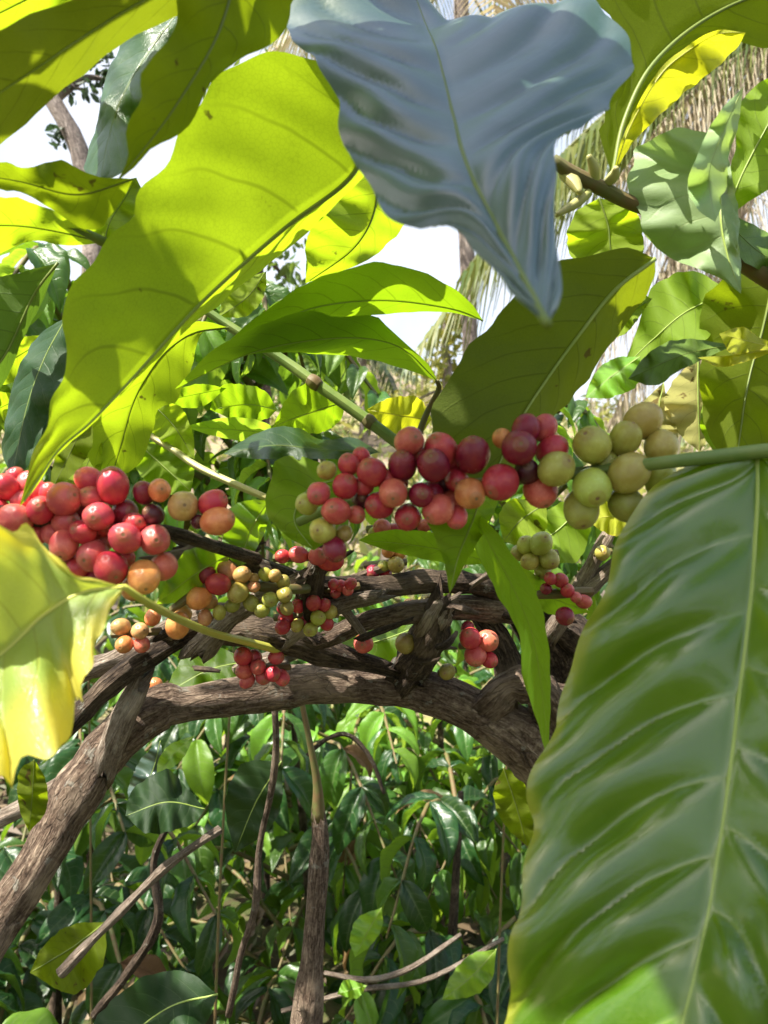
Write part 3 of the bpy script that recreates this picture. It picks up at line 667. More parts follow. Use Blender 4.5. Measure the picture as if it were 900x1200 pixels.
# ------------------------------------------------------------------ close leaves
# upper left
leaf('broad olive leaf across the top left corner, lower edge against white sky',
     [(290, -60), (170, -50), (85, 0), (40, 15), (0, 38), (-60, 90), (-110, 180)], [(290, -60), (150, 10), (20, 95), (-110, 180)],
     [(290, -60), (240, -5), (205, 22), (150, 48), (100, 86), (40, 137), (0, 170), (-60, 205), (-110, 180)], [.27, .265, .26, .25], -0.02, 0.03, 'deep', False, seed=1, wave=.004)  # darker leaf colours stand in for the shade on this leaf
leaf('bright yellow green leaf peeping above the olive leaf at the top left corner',
     [(160, -60), (60, -70), (-20, -30), (-70, 50)], [(160, -60), (60, -15), (-70, 50)], [(160, -60), (120, -5), (70, 16), (30, 34), (-10, 58), (-70, 50)], [.32, .32, .31], -0.02, 0.02, 'lime', False, seed=2)
leaf('olive wavy-edged leaf hanging from the top, tapering to a point above the lime leaf',
     [(290, -120), (215, -80), (207, 0), (205, 35), (180, 65), (167, 88), (165, 115), (148, 150), (150, 185), (136, 214)], [(290, -120), (278, -40), (255, 40), (215, 110), (180, 160), (136, 214)],
     [(290, -120), (350, -60), (345, 0), (325, 48), (280, 70), (247, 98), (232, 130), (215, 155), (180, 172), (160, 194), (136, 214)], [.27, .262, .255, .25], -.02, .025, 'olive', False, seed=3, wave=.005)
leaf('dark blue grey crinkled leaf between the sky and the olive hanging leaf',
     [(225, -5), (160, 26), (140, 58), (122, 100), (116, 140), (106, 172), (99, 200), (118, 212)], [(225, -5), (182, 50), (145, 110), (128, 160), (118, 212)],
     [(225, -5), (222, 40), (188, 85), (170, 125), (160, 165), (148, 200), (118, 212)], [.36, .35, .345, .34], .03, -.01, 'dark', True, seed=4, quilt=.03)
TW0 = empty('leafy_twig', at(122, 284, .345), 'twig at upper left with a wavy olive leaf and pale lime leaves', 'leafy twig')
tube('stem', pts([(190, 330, .40), (150, 298, .36), (122, 284, .345), (80, 262, .34)]), [.003, .0028, .0025, .0015], M['stem'], TW0, seg=8)
leaf('olive wavy leaf with one yellow patch', [(156, 210), (110, 206), (80, 191), (60, 189), (30, 197), (0, 190), (-60, 200)], [(156, 210), (90, 228), (20, 212), (-60, 200)],
     [(156, 210), (140, 240), (112, 270), (85, 262), (50, 238), (20, 224), (0, 222), (-60, 200)], [.31, .305, .30], -0.012, 0.015, 'olive', False, TW0, seed=5, wave=.005)
leaf('pale lime leaf', [(122, 284), (80, 256), (40, 238), (0, 231), (-40, 240), (-90, 272)], [(122, 284), (60, 270), (0, 264), (-90, 272)],
     [(122, 284), (80, 288), (40, 282), (20, 288), (0, 297), (-40, 310), (-90, 272)], [.345, .35, .35], -0.03, 0.03, 'lime', False, TW0, seed=6)
leaf('small upright lime leaf', [(122, 284), (104, 272), (128, 238), (146, 213), (160, 208)], [(122, 284), (130, 258), (148, 230), (160, 208)],
     [(122, 284), (128, 288), (150, 265), (166, 230), (160, 208)], [.345, .35, .355], .01, -.01, 'lime', False, TW0, seed=7)
# the big lime leaf
leaf('largest lime green leaf at left, its drooping tip in front of the red cherries',
     [(440, 130), (400, 92), (345, 60), (300, 68), (258, 84), (235, 116), (205, 180), (162, 222), (155, 255), (125, 282), (95, 325), (85, 345), (75, 375), (78, 402), (74, 440), (60, 470), (56, 500), (40, 528), (34, 552), (23, 594)],
     [(440, 130), (412, 205), (332, 268), (238, 352), (152, 446), (104, 496), (70, 525), (45, 560), (23, 594)],
     [(440, 130), (436, 195), (398, 235), (342, 292), (264, 354), (242, 368), (200, 408), (155, 453), (104, 500), (66, 534), (54, 555), (38, 578), (23, 594)],
     [.335, .335, .33, .325, .315, .30, .285], -.035, .06, 'lime', False, rib='rib', ribw=.015, seed=8, n=80, ns=14, wave=.005, quilt=.006)
leaf('half shaded lime leaf tucked behind the right side of the largest lime leaf', [(436, 180), (390, 225), (362, 268), (358, 332)], [(436, 180), (440, 240), (415, 290), (358, 332)], [(436, 180), (474, 235), (472, 268), (430, 305), (395, 320), (358, 332)], [.42, .42, .42], -0.03, 0.03, 'lime', False, seed=71)
leaf('small yellow lime leaf in the gap under the largest lime leaf', [(312, 318), (285, 328), (262, 350), (256, 372)], [(312, 318), (290, 348), (256, 372)], [(312, 318), (310, 345), (290, 370), (256, 372)], [.47, .47, .47], .01, .0, 'lime', False, seed=72)
# centre leaves
leaf('upper of the two lime leaves pointing left in the centre, its lower edge straight',
     [(566, 376), (548, 352), (500, 321), (440, 309), (392, 320), (355, 335), (300, 372), (262, 405)], [(566, 376), (530, 362), (450, 352), (370, 360), (310, 385), (262, 405)],
     [(566, 376), (535, 368), (500, 366), (450, 369), (400, 379), (350, 395), (300, 408), (262, 405)], [.40, .39, .38, .37], -0.03, 0.035, 'fresh', False, seed=9, wave=.004)
TW2 = empty('leafy_twig', at(470, 526, .45), 'straight green twig slanting down to the centre cherries with leaves on both sides', 'leafy twig')
tube('stem', pts([(225, 352, .46), (262, 378, .46), (330, 421, .455), (368, 448, .45), (430, 492, .445), (480, 530, .44), (520, 560, .43)]), [.0022, .003, .0033, .0036, .0036, .0036, .0034], M['stem'], TW2, seg=10)
tube('node', pts([(362, 444, .449), (368, 448, .4485), (374, 453, .448)]), [.0038, .0047, .0038], M['stem_brown'], TW2, seg=10)
tube('node', pts([(428, 490, .445), (433, 494, .4448), (438, 498, .444)]), [.0038, .0045, .0038], M['stem_brown'], TW2, seg=10)
leaf('lower lime leaf with its left half in shade', [(512, 446), (500, 425), (457, 386), (438, 370), (400, 372), (360, 365), (290, 388), (245, 415), (205, 456)], [(512, 446), (467, 406), (400, 396), (300, 412), (205, 456)],
     [(512, 446), (467, 430), (413, 418), (349, 414), (300, 415), (255, 428), (205, 456)], [.425, .405, .39, .38, .375], -0.03, 0.035, 'fresh', False, TW2, seed=10, wave=.004)
tube('petiole', pts([(512, 446, .425), (514, 456, .43), (501, 482, .437), (490, 510, .44)]), [.0012, .0016, .0018, .0022], M['stem_brown'], TW2, seg=7)
leaf('yellow leaf with a dark arched midrib', [(268, 384), (230, 377), (190, 400), (150, 440), (122, 470), (100, 480), (97, 520), (110, 547), (130, 562)], [(268, 384), (228, 390), (195, 412), (170, 445), (155, 475), (145, 510), (130, 562)],
     [(268, 384), (242, 386), (231, 402), (225, 430), (208, 468), (192, 475), (183, 485), (178, 510), (160, 547), (130, 562)], [.435, .43, .435, .44, .44], -.03, .01, 'lime', False, TW2, seed=11, wave=.004)
leaf('rounded mid green leaf', [(406, 470), (385, 450), (362, 448), (338, 464), (320, 500)], [(406, 470), (375, 480), (345, 490), (320, 500)], [(406, 470), (397, 495), (375, 507), (345, 509), (320, 500)], [.46, .47, .48], -0.02, 0.02, 'fresh', False, TW2, seed=12)
leaf('yellow leaf', [(506, 492), (490, 466), (455, 467), (430, 480)], [(506, 492), (470, 487), (430, 480)], [(506, 492), (490, 510), (460, 517), (430, 480)], [.47, .48, .49], -0.02, 0.02, 'yellow', False, TW2, seed=13)
leaf(None, [(445, 530), (413, 513), (378, 516), (349, 502), (317, 502), (285, 516), (262, 532)], [(445, 530), (380, 527), (320, 522), (262, 532)], [(445, 530), (413, 537), (342, 539), (289, 537), (262, 532)], [.43, .42, .41], .03, -.01, 'dark', True, TW2, seed=14, quilt=.02)
leaf(None, [(400, 560), (370, 540), (330, 535), (314, 570), (312, 600), (335, 628), (368, 645)], [(400, 560), (360, 575), (345, 610), (368, 645)], [(400, 560), (405, 590), (395, 625), (368, 645)], [.40, .39, .38], .01, .0, 'fresh', False, TW2, seed=15)
TW3 = empty('leafy_twig', at(230, 545, .47), 'pale yellowish twig above the left cherries carrying small bright leaves', 'leafy twig')
tube('stem', pts([(165, 505, .49), (200, 525, .48), (232, 547, .47), (270, 565, .46), (314, 584, .45)]), [.0021, .0022, .0024, .0024, .0022], M['stem_pale'], TW3, seg=9)
leaf(None, [(175, 470), (210, 476), (226, 508), (228, 538)], [(175, 470), (203, 498), (228, 538)], [(175, 470), (172, 500), (198, 522), (228, 538)], [.48, .475, .47], -.01, .02, 'lime', False, TW3, seed=16)
leaf(None, [(160, 518), (200, 525), (226, 545), (224, 576)], [(160, 518), (190, 545), (224, 576)], [(160, 518), (160, 550), (190, 578), (224, 576)], [.49, .485, .48], .01, .01, 'fresh', False, TW3, seed=17)
leaf('folded leaf in the sun', [(316, 586), (285, 587), (266, 602), (261, 640), (270, 655), (281, 664)], [(316, 586), (300, 610), (288, 638), (281, 664)], [(316, 586), (314, 612), (302, 640), (292, 657), (281, 664)], [.45, .44, .43], -.01, .02, 'fresh', True, TW3, seed=18)
leaf('pair of small leaves beyond the pale twig, the left one rounder', [(325, 480), (310, 458), (280, 450), (256, 455), (246, 480)], [(325, 480), (290, 474), (246, 480)], [(325, 480), (310, 492), (280, 494), (246, 480)], [.56, .57, .58], -0.02, 0.02, 'fresh', False, seed=19)
leaf('narrow pale green leaf lying flat above the pale twig', [(340, 510), (300, 492), (260, 490), (215, 500)], [(340, 510), (290, 505), (215, 500)], [(340, 510), (300, 518), (255, 512), (215, 500)], [.57, .56, .55], -0.02, 0.02, 'bg3', False, seed=20)
leaf('thin drooping green leaf under the yellow arched leaf', [(265, 455), (235, 450), (205, 458), (190, 470)], [(265, 455), (230, 462), (190, 470)], [(265, 455), (240, 475), (215, 478), (190, 470)], [.55, .55, .54], -0.02, 0.02, 'fresh', False, seed=21)
# left edge
leaf('dark green smooth leaf cut by the left edge above the holed dark leaf', [(68, 308), (30, 318), (-20, 335), (-60, 400), (-60, 480)], [(68, 308), (40, 345), (0, 425), (-60, 480)], [(68, 308), (52, 350), (27, 400), (5, 450), (-30, 490), (-60, 480)], [.38, .38, .37], -.01, .015, 'dark', False, seed=22, wave=.003)
leaf('very dark glossy leaf with small pale scars left of the lime leaf', [(78, 372), (45, 395), (20, 440), (8, 490), (3, 530), (14, 556)], [(78, 372), (52, 420), (32, 475), (14, 556)], [(78, 372), (84, 430), (65, 472), (48, 512), (32, 548), (14, 556)], [.40, .395, .39], .02, -.01, 'deepgreen', True, seed=23, wave=.006, quilt=.03)
leaf('lime leaf sliver seen between the two dark left leaves', [(60, 392), (20, 396), (-10, 410), (-30, 445)], [(60, 392), (20, 418), (-30, 445)], [(60, 392), (40, 430), (10, 450), (-30, 445)], [.58, .58, .58], -0.02, 0.02, 'lime', False, seed=24)
leaf('small bright lime leaf at the left edge beside the holed dark leaf', [(25, 465), (0, 460), (-30, 480)], [(25, 465), (0, 478), (-30, 490)], [(25, 465), (10, 492), (-30, 505)], [.58, .58, .58], -0.02, 0.02, 'lime', False, seed=25)
leaf('narrow olive leaf hanging behind the tip of the lime leaf', [(106, 482), (78, 510), (62, 545), (58, 580)], [(106, 482), (85, 525), (58, 580)], [(106, 482), (108, 520), (90, 552), (58, 580)], [.37, .37, .365], .01, -.01, 'olive', False, seed=26)
leaf('small lime leaf just above the left red cherries', [(120, 510), (92, 530), (78, 570), (85, 600)], [(120, 510), (102, 545), (85, 600)], [(120, 510), (118, 550), (105, 580), (85, 600)], [.43, .43, .43], .01, -.01, 'lime', False, seed=27)
leaf('mid green leaf behind the lower edge of the left cherries', [(272, 648), (225, 642), (204, 664), (183, 708)], [(272, 648), (230, 672), (183, 708)], [(272, 648), (252, 682), (215, 704), (183, 708)], [.42, .41, .40], -.01, .02, 'fresh', True, seed=28)
leaf('deep green leaf with a sunlit right half under the dark branch', [(292, 775), (250, 756), (222, 758), (190, 815)], [(292, 775), (245, 785), (190, 815)], [(292, 775), (265, 805), (230, 815), (190, 815)], [.58, .57, .56], .02, -.01, 'fresh', True, seed=29)
leaf('wide green leaf behind the single cherries under the broken stub', [(500, 730), (440, 738), (395, 755), (350, 770)], [(500, 730), (440, 752), (350, 770)], [(500, 730), (480, 775), (420, 785), (350, 770)], [.60, .59, .58], .02, -.01, 'fresh', True, seed=30)
# right of centre
leaf('large deep olive leaf above the centre cherries, seen from below, lighter right half',
     [(768, 303), (735, 291), (690, 300), (650, 310), (595, 360), (550, 407), (530, 440), (508, 480), (504, 520), (530, 562), (575, 565)], [(768, 303), (720, 340), (680, 390), (640, 445), (605, 500), (575, 565)],
     [(768, 303), (765, 335), (742, 370), (720, 400), (700, 432), (680, 457), (650, 490), (625, 520), (600, 552), (575, 565)], [.345, .35, .35, .345, .335], -.02, .045, 'deep', False, seed=31, n=44, ns=9, wave=.004)
leaf('glossy blue grey leaf close to the lens hanging from the top centre, reflecting the sky',
     [(642, 380), (605, 352), (570, 312), (530, 268), (470, 264), (430, 222), (405, 170), (395, 120), (370, 75), (338, 50), (345, 8), (375, -60), (440, -140)],
     [(642, 380), (600, 300), (550, 200), (530, 130), (512, 60), (492, 10), (440, -140)],
     [(642, 380), (656, 350), (652, 300), (650, 220), (655, 168), (690, 146), (715, 125), (740, 82), (735, 45), (690, 4), (620, 18), (545, 44), (505, 20), (440, -140)],
     [.155, .185, .215, .25, .285, .325, .36], -.018, .015, 'blue', True, rib='rib_dark', ribw=.014, seed=32, n=110, ns=22, idx=True, quilt=.016, wave=.004, veins=10)
TW1 = empty('leafy_twig', at(740, 238, .38), 'stout green twig with buds at upper right, crowded with folded young leaves', 'leafy twig')
tube('stem', pts([(648, 186, .37), (668, 202, .372), (700, 218, .375), (740, 238, .38), (800, 258, .39), (850, 292, .40), (900, 325, .41), (960, 360, .42)]), [.0026, .0037, .0037, .0036, .0043, .0052, .0056, .006], M['stem_brown'], TW1, seg=12, n=50)
for bx, ex, r in (((697, 214), (690, 182), .0026), ((660, 203), (680, 226), .0030), ((690, 226), (652, 252), .0022), ((712, 214), (722, 196), .0025)):
    tube('bud', pts([(*bx, .374), ((bx[0] + ex[0]) / 2 + 3, (bx[1] + ex[1]) / 2, .37), (*ex, .366)]), [r, r * 1.1, r * .5], M['stem_pale'], TW1, seg=8)
leaf('olive leaf curving over the top right', [(718, 208), (702, 150), (714, 140), (706, 112), (730, 90), (728, 40), (700, 0), (690, -40), (780, -110), (990, -40)], [(718, 208), (732, 140), (770, 70), (850, 10), (990, -40)],
     [(718, 208), (740, 155), (775, 92), (840, 44), (900, 56), (960, 20), (990, -40)], [.375, .38, .385, .39, .40], -.01, .012, 'olive', False, TW1, seed=33, n=44, wave=.003)
leaf('bright yellow green curled leaf half', [(718, 208), (734, 150), (769, 87), (800, 58), (838, 36), (874, 38)], [(718, 208), (737, 152), (772, 90), (803, 62), (840, 40), (874, 38)],
     [(718, 208), (744, 165), (792, 118), (832, 85), (862, 58), (874, 38)], [.375, .365, .36, .355], .0, .022, 'yellow', False, TW1, seed=34, n=40)
leaf('pale silvery green crinkled leaf in full sun', [(838, 158), (795, 152), (752, 168), (738, 205), (742, 240), (765, 285), (800, 310), (838, 322), (868, 344)], [(838, 158), (843, 215), (848, 280), (868, 344)],
     [(838, 158), (850, 180), (862, 230), (866, 290), (868, 344)], [.375, .365, .36], .02, .012, 'silver', True, TW1, seed=35, n=40, quilt=.016, veins=8)
leaf('folded grey green young leaf', [(871, 102), (840, 135), (820, 175), (806, 212), (815, 243), (838, 260)], [(871, 102), (846, 158), (831, 205), (838, 260)], [(871, 102), (864, 150), (853, 185), (852, 225), (838, 260)], [.35, .345, .35], -.005, .025, 'silver', True, TW1, seed=36)
leaf('deep green leaf', [(848, 255), (853, 210), (862, 170), (868, 120), (905, 88), (940, 80)], [(848, 255), (872, 200), (898, 150), (940, 80)], [(848, 255), (885, 232), (920, 205), (950, 160), (940, 80)], [.40, .395, .39], .01, -.01, 'fresh', False, TW1, seed=37)
leaf(None, [(838, 240), (880, 262), (905, 276), (960, 330)], [(838, 240), (868, 276), (900, 302), (960, 330)], [(838, 240), (848, 272), (872, 305), (905, 322), (960, 330)], [.405, .40, .395], .02, -.01, 'dark', False, TW1, seed=38)
leaf(None, [(702, 232), (672, 252), (666, 295), (695, 322), (722, 328)], [(702, 232), (712, 262), (716, 295), (722, 328)], [(702, 232), (742, 244), (754, 275), (750, 308), (722, 328)], [.40, .40, .40], .01, .0, 'lime', False, TW1, seed=39)
leaf('dark green strongly veined leaf behind the silvery leaf', [(856, 342), (815, 318), (775, 328), (758, 350), (745, 390), (730, 432)], [(856, 342), (805, 365), (765, 398), (730, 432)], [(856, 342), (842, 378), (818, 408), (785, 428), (730, 432)], [.47, .47, .46], .01, -.02, 'fresh', False, seed=40)
leaf('small dark pointed leaf lying across the right, tip to the left', [(860, 404), (800, 397), (762, 412), (736, 444)], [(860, 404), (800, 416), (736, 444)], [(860, 404), (822, 422), (793, 436), (768, 452), (736, 444)], [.38, .38, .375], .015, -.01, 'dark', False, seed=41)
leaf('tall dull green leaf at the right edge behind the yellow fragments', [(910, 305), (842, 330), (822, 362), (820, 410), (822, 470), (832, 515), (862, 545)], [(910, 305), (895, 380), (876, 450), (862, 545)], [(910, 305), (965, 350), (965, 430), (930, 510), (862, 545)], [.44, .44, .43], .01, .02, 'olive', False, seed=42)
leaf('upper bright yellow leaf fragment at the right edge', [(925, 412), (890, 395), (870, 383), (843, 391)], [(925, 412), (885, 402), (843, 391)], [(925, 412), (888, 410), (858, 415), (843, 391)], [.36, .36, .36], .01, -.01, 'yellow', False, seed=43)
leaf('lower bright yellow leaf strip at the right edge', [(930, 402), (890, 405), (850, 418), (818, 419)], [(930, 402), (880, 414), (818, 419)], [(930, 402), (885, 420), (845, 430), (818, 419)], [.365, .36, .36], .01, -.01, 'yellow', False, seed=44)
leaf('withered tan yellow leaf hanging above the green fruiting stem', [(818, 418), (790, 445), (778, 472), (793, 505), (820, 530)], [(818, 418), (818, 472), (820, 530)], [(818, 418), (831, 450), (836, 480), (831, 508), (820, 530)], [.52, .52, .52], .015, .01, 'dry', False, seed=45)
leaf('withered cream leaf left of the tan hanging one', [(778, 448), (752, 475), (750, 510), (788, 535)], [(778, 448), (772, 490), (788, 535)], [(778, 448), (785, 480), (795, 510), (788, 535)], [.53, .53, .53], .01, .01, 'dry', False, seed=46)
leaf('pale green toothed leaf in front of the dry palm straw', [(750, 418), (720, 420), (697, 438), (686, 466)], [(750, 418), (718, 440), (686, 466)], [(750, 418), (748, 450), (716, 466), (686, 466)], [.45, .45, .45], .015, -.01, 'bg3', True, seed=47)
leaf('slim bright leaf along the right edge of the deep olive leaf', [(764, 350), (745, 344), (727, 375), (716, 398)], [(764, 350), (742, 366), (716, 398)], [(764, 350), (746, 376), (734, 390), (716, 398)], [.41, .41, .41], .01, -.01, 'lime', False, seed=48)
leaf('dull green leaf low at the right edge touching the fruiting stem', [(845, 440), (825, 470), (822, 505), (845, 540)], [(845, 440), (842, 490), (845, 540)], [(845, 440), (862, 470), (868, 510), (845, 540)], [.50, .50, .50], .01, .0, 'fresh', False, seed=49)
# leaves on the centre fruiting branch
leaf('very large shiny leaf filling the lower right', [(888, 530), (845, 531), (800, 545), (760, 580), (735, 622), (705, 690), (685, 745), (660, 810), (640, 890), (622, 970), (614, 1050), (600, 1100), (597, 1180), (620, 1260), (690, 1330), (760, 1370)],
     [(888, 530), (887, 600), (880, 700), (868, 800), (852, 930), (828, 1080), (800, 1200), (760, 1370)],
     [(888, 530), (960, 545), (1020, 600), (1060, 720), (1070, 860), (1040, 1000), (990, 1130), (900, 1270), (760, 1370)], [.28, .265, .25, .235, .221, .208, .198, .188], .03, -.02, 'shine', True, F1, seed=50, n=150, ns=30, quilt=.040, veins=9, wave=.006, ribw=.018)
leaf('long narrow leaf drooping in front of the limb', [(548, 592), (557, 640), (583, 695), (608, 740), (613, 790), (628, 840), (642, 890)], [(548, 592), (575, 640), (602, 690), (624, 745), (635, 810), (642, 890)],
     [(548, 592), (580, 620), (612, 665), (634, 705), (644, 760), (646, 820), (642, 890)], [.33, .345, .355, .36], .03, -.03, 'fresh', True, F1, seed=51, n=60, quilt=.03, wave=.003)
leaf('yellowing leaf tip with brown specks', [(566, 575), (506, 600), (511, 635), (521, 662), (527, 696)], [(566, 575), (550, 620), (536, 655), (527, 696)], [(566, 575), (583, 588), (571, 615), (549, 655), (527, 696)], [.32, .32, .315], -.01, .02, 'fresh', False, F1, seed=52)
leaf('bright leaf lying flat below the centre cherries, tip to the left', [(580, 660), (530, 631), (480, 621), (440, 624), (420, 633)], [(580, 660), (520, 645), (470, 637), (420, 633)], [(580, 660), (540, 662), (500, 656), (450, 644), (420, 633)], [.44, .43, .42], -0.02, 0.02, 'fresh', False, seed=53)
leaf('light green leaf behind the long narrow drooping leaf, tip to the right', [(596, 650), (630, 676), (662, 694), (692, 718)], [(596, 650), (625, 690), (660, 706), (692, 718)], [(596, 650), (608, 690), (645, 720), (692, 718)], [.43, .43, .42], -0.015, 0.02, 'fresh', False, seed=54)
leaf('green leaf behind the olive green cherry clump', [(690, 585), (655, 590), (630, 610), (610, 650)], [(690, 585), (655, 620), (610, 650)], [(690, 585), (690, 630), (670, 660), (610, 650)], [.52, .52, .52], .01, -.01, 'fresh', False, seed=55)
leaf('yellow green leaf below the yellow cherries, right of the speckled tip', [(640, 590), (600, 585), (585, 605), (590, 635)], [(640, 590), (610, 610), (590, 635)], [(640, 590), (640, 620), (620, 640), (590, 635)], [.46, .46, .46], .01, -.01, 'lime', False, seed=56)
leaf('pale yellow leaf under the hanging yellow cherries', [(750, 615), (725, 590), (700, 590), (690, 610)], [(750, 615), (720, 605), (690, 610)], [(750, 615), (725, 628), (705, 622), (690, 610)], [.50, .50, .50], .01, -.01, 'yellow', False, seed=57)
# the yellow leaf at left
leaf('big yellow leaf at the left edge with a sunlit rolled rim and green centre',
     [(146, 688), (112, 678), (88, 674), (69, 652), (41, 630), (0, 616), (-60, 620), (-130, 690), (-120, 850)], [(146, 688), (98, 694), (50, 722), (0, 768), (-120, 850)],
     [(146, 688), (130, 715), (113, 752), (108, 778), (94, 803), (101, 831), (76, 858), (60, 880), (25, 898), (0, 927), (-60, 950), (-120, 850)],
     [.235, .225, .215, .205], -.012, -.02, 'rim', True, rib='rib_yellow', seed=58, n=60, ns=14, wave=.010, jag=.08, petiole=[(175, 708, .26), (215, 728, .34), (250, 742, .42), (290, 752, .475), (335, 764, .51)], curl=-.10)
# low leaves just behind the limb
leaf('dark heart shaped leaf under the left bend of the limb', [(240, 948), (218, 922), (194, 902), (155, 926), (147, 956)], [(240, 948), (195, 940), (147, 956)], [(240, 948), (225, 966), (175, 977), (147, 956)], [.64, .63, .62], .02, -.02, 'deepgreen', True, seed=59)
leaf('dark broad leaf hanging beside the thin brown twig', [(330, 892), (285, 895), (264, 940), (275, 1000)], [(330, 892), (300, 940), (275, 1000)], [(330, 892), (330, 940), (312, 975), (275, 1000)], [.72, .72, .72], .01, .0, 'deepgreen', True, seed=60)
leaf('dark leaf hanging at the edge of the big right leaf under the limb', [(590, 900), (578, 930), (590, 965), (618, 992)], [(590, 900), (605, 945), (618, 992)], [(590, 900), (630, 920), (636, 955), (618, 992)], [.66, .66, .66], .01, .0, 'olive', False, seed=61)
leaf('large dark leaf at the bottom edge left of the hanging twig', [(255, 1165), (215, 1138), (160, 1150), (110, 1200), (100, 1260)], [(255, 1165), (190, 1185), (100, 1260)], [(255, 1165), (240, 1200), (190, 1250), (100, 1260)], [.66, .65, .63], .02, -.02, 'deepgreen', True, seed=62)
leaf('olive leaf behind the blunt tip of the diagonal twig', [(125, 1080), (80, 1085), (50, 1110), (35, 1140)], [(125, 1080), (85, 1110), (35, 1140)], [(125, 1080), (120, 1130), (85, 1165), (35, 1140)], [.68, .68, .67], .01, -.01, 'olive', False, seed=63)
leaf('pale olive leaf hanging below the rolled yellow rim', [(40, 890), (22, 905), (22, 945), (34, 975)], [(40, 890), (38, 930), (34, 975)], [(40, 890), (54, 915), (54, 950), (34, 975)], [.40, .40, .40], .01, .01, 'olive', False, seed=64)
leaf('twisted lime leaf low under the left bend of the limb', [(228, 862), (200, 872), (186, 890), (183, 912)], [(228, 862), (205, 882), (183, 912)], [(228, 862), (215, 888), (198, 902), (183, 912)], [.70, .70, .70], .01, -.01, 'bg3', True, seed=65)
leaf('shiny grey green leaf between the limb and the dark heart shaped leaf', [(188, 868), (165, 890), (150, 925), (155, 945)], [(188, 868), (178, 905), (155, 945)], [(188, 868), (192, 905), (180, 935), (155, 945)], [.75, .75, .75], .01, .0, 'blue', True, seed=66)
leaf('bright green leaf alone among dark leaves right of the upright stem', [(447, 1064), (420, 1075), (410, 1100), (416, 1122)], [(447, 1064), (432, 1090), (416, 1122)], [(447, 1064), (448, 1085), (437, 1105), (416, 1122)], [1.0, 1.0, 1.0], .01, .01, 'bg3', True, seed=67)
leaf('light green sharply veined leaf at the bottom beside the big right leaf', [(582, 1112), (550, 1120), (528, 1145), (518, 1172)], [(582, 1112), (555, 1142), (518, 1172)], [(582, 1112), (575, 1150), (550, 1168), (518, 1172)], [.95, .95, .95], .02, .0, 'bg3', True, seed=68, quilt=.03)
leaf('yellow green leaf at the foot of the upright grey stem', [(430, 1155), (405, 1148), (395, 1165)], [(430, 1155), (412, 1160), (395, 1165)], [(430, 1155), (418, 1170), (395, 1165)], [.95, .95, .95], .01, .0, 'bg3', True, seed=69)

# ------------------------------------------------------------------ coffee shrubs behind
def simple_leaf(seed):
    r = random.Random(seed); n, ns = 17, 4
    Vv = []; UV = []; F = []
    wd = r.uniform(.165, .205); droop = r.uniform(.2, .6); fold = r.uniform(.2, .7); tw = r.uniform(-.5, .5); ph = r.uniform(0, 6)
    ang = 0.25; x = 0.0; z = 0.0
    for i in range(n):
        t = i / (n - 1)
        if i: a = ang - (droop + .35) * 2.0 * t; x += math.cos(a) / (n - 1); z += math.sin(a) / (n - 1)
        pw = wd * (math.sin(math.pi * min(1, t ** 0.85)) ** 0.75) * (1 if t < .8 else 1 - ((t - .8) / .2) ** 2 * .5) + (0.004 if t < 1 else 0)
        for k in range(-ns, ns + 1):
            s = k / ns
            y = s * pw
            zz = abs(s) * pw * fold + 0.02 * math.sin(abs(s) * 3 + ph) * math.sin(t * 18 + ph + (1 if s > 0 else 0)) * abs(s) * 1.4
            ph2 = (t - .2 * abs(s)) * 8 + (0.37 if s > 0 else 0)
            zz += 0.055 * abs(math.sin(math.pi * ph2)) ** .7 * math.sin(math.pi * min(1, abs(s) * .9))
            c, si = math.cos(tw * t), math.sin(tw * t)
            Vv.append((x, y * c - zz * si * .5, z + zz * c + y * si)); UV.append((s * .5 + .5, t))
    m = 2 * ns + 1
    for i in range(n - 1):
        for k in range(m - 1):
            a = i * m + k; F.append((a, a + m, a + m + 1, a + 1))
    return Vv, F, UV
LV = {}
for mname in ('bg1', 'bg2', 'bg3', 'bgdry'):
    LV[mname] = [mesh('shrub_leaf', *(lambda q: (q[0], q[1], M[mname], q[2]))(simple_leaf(100 + i))) for i in range(8)]

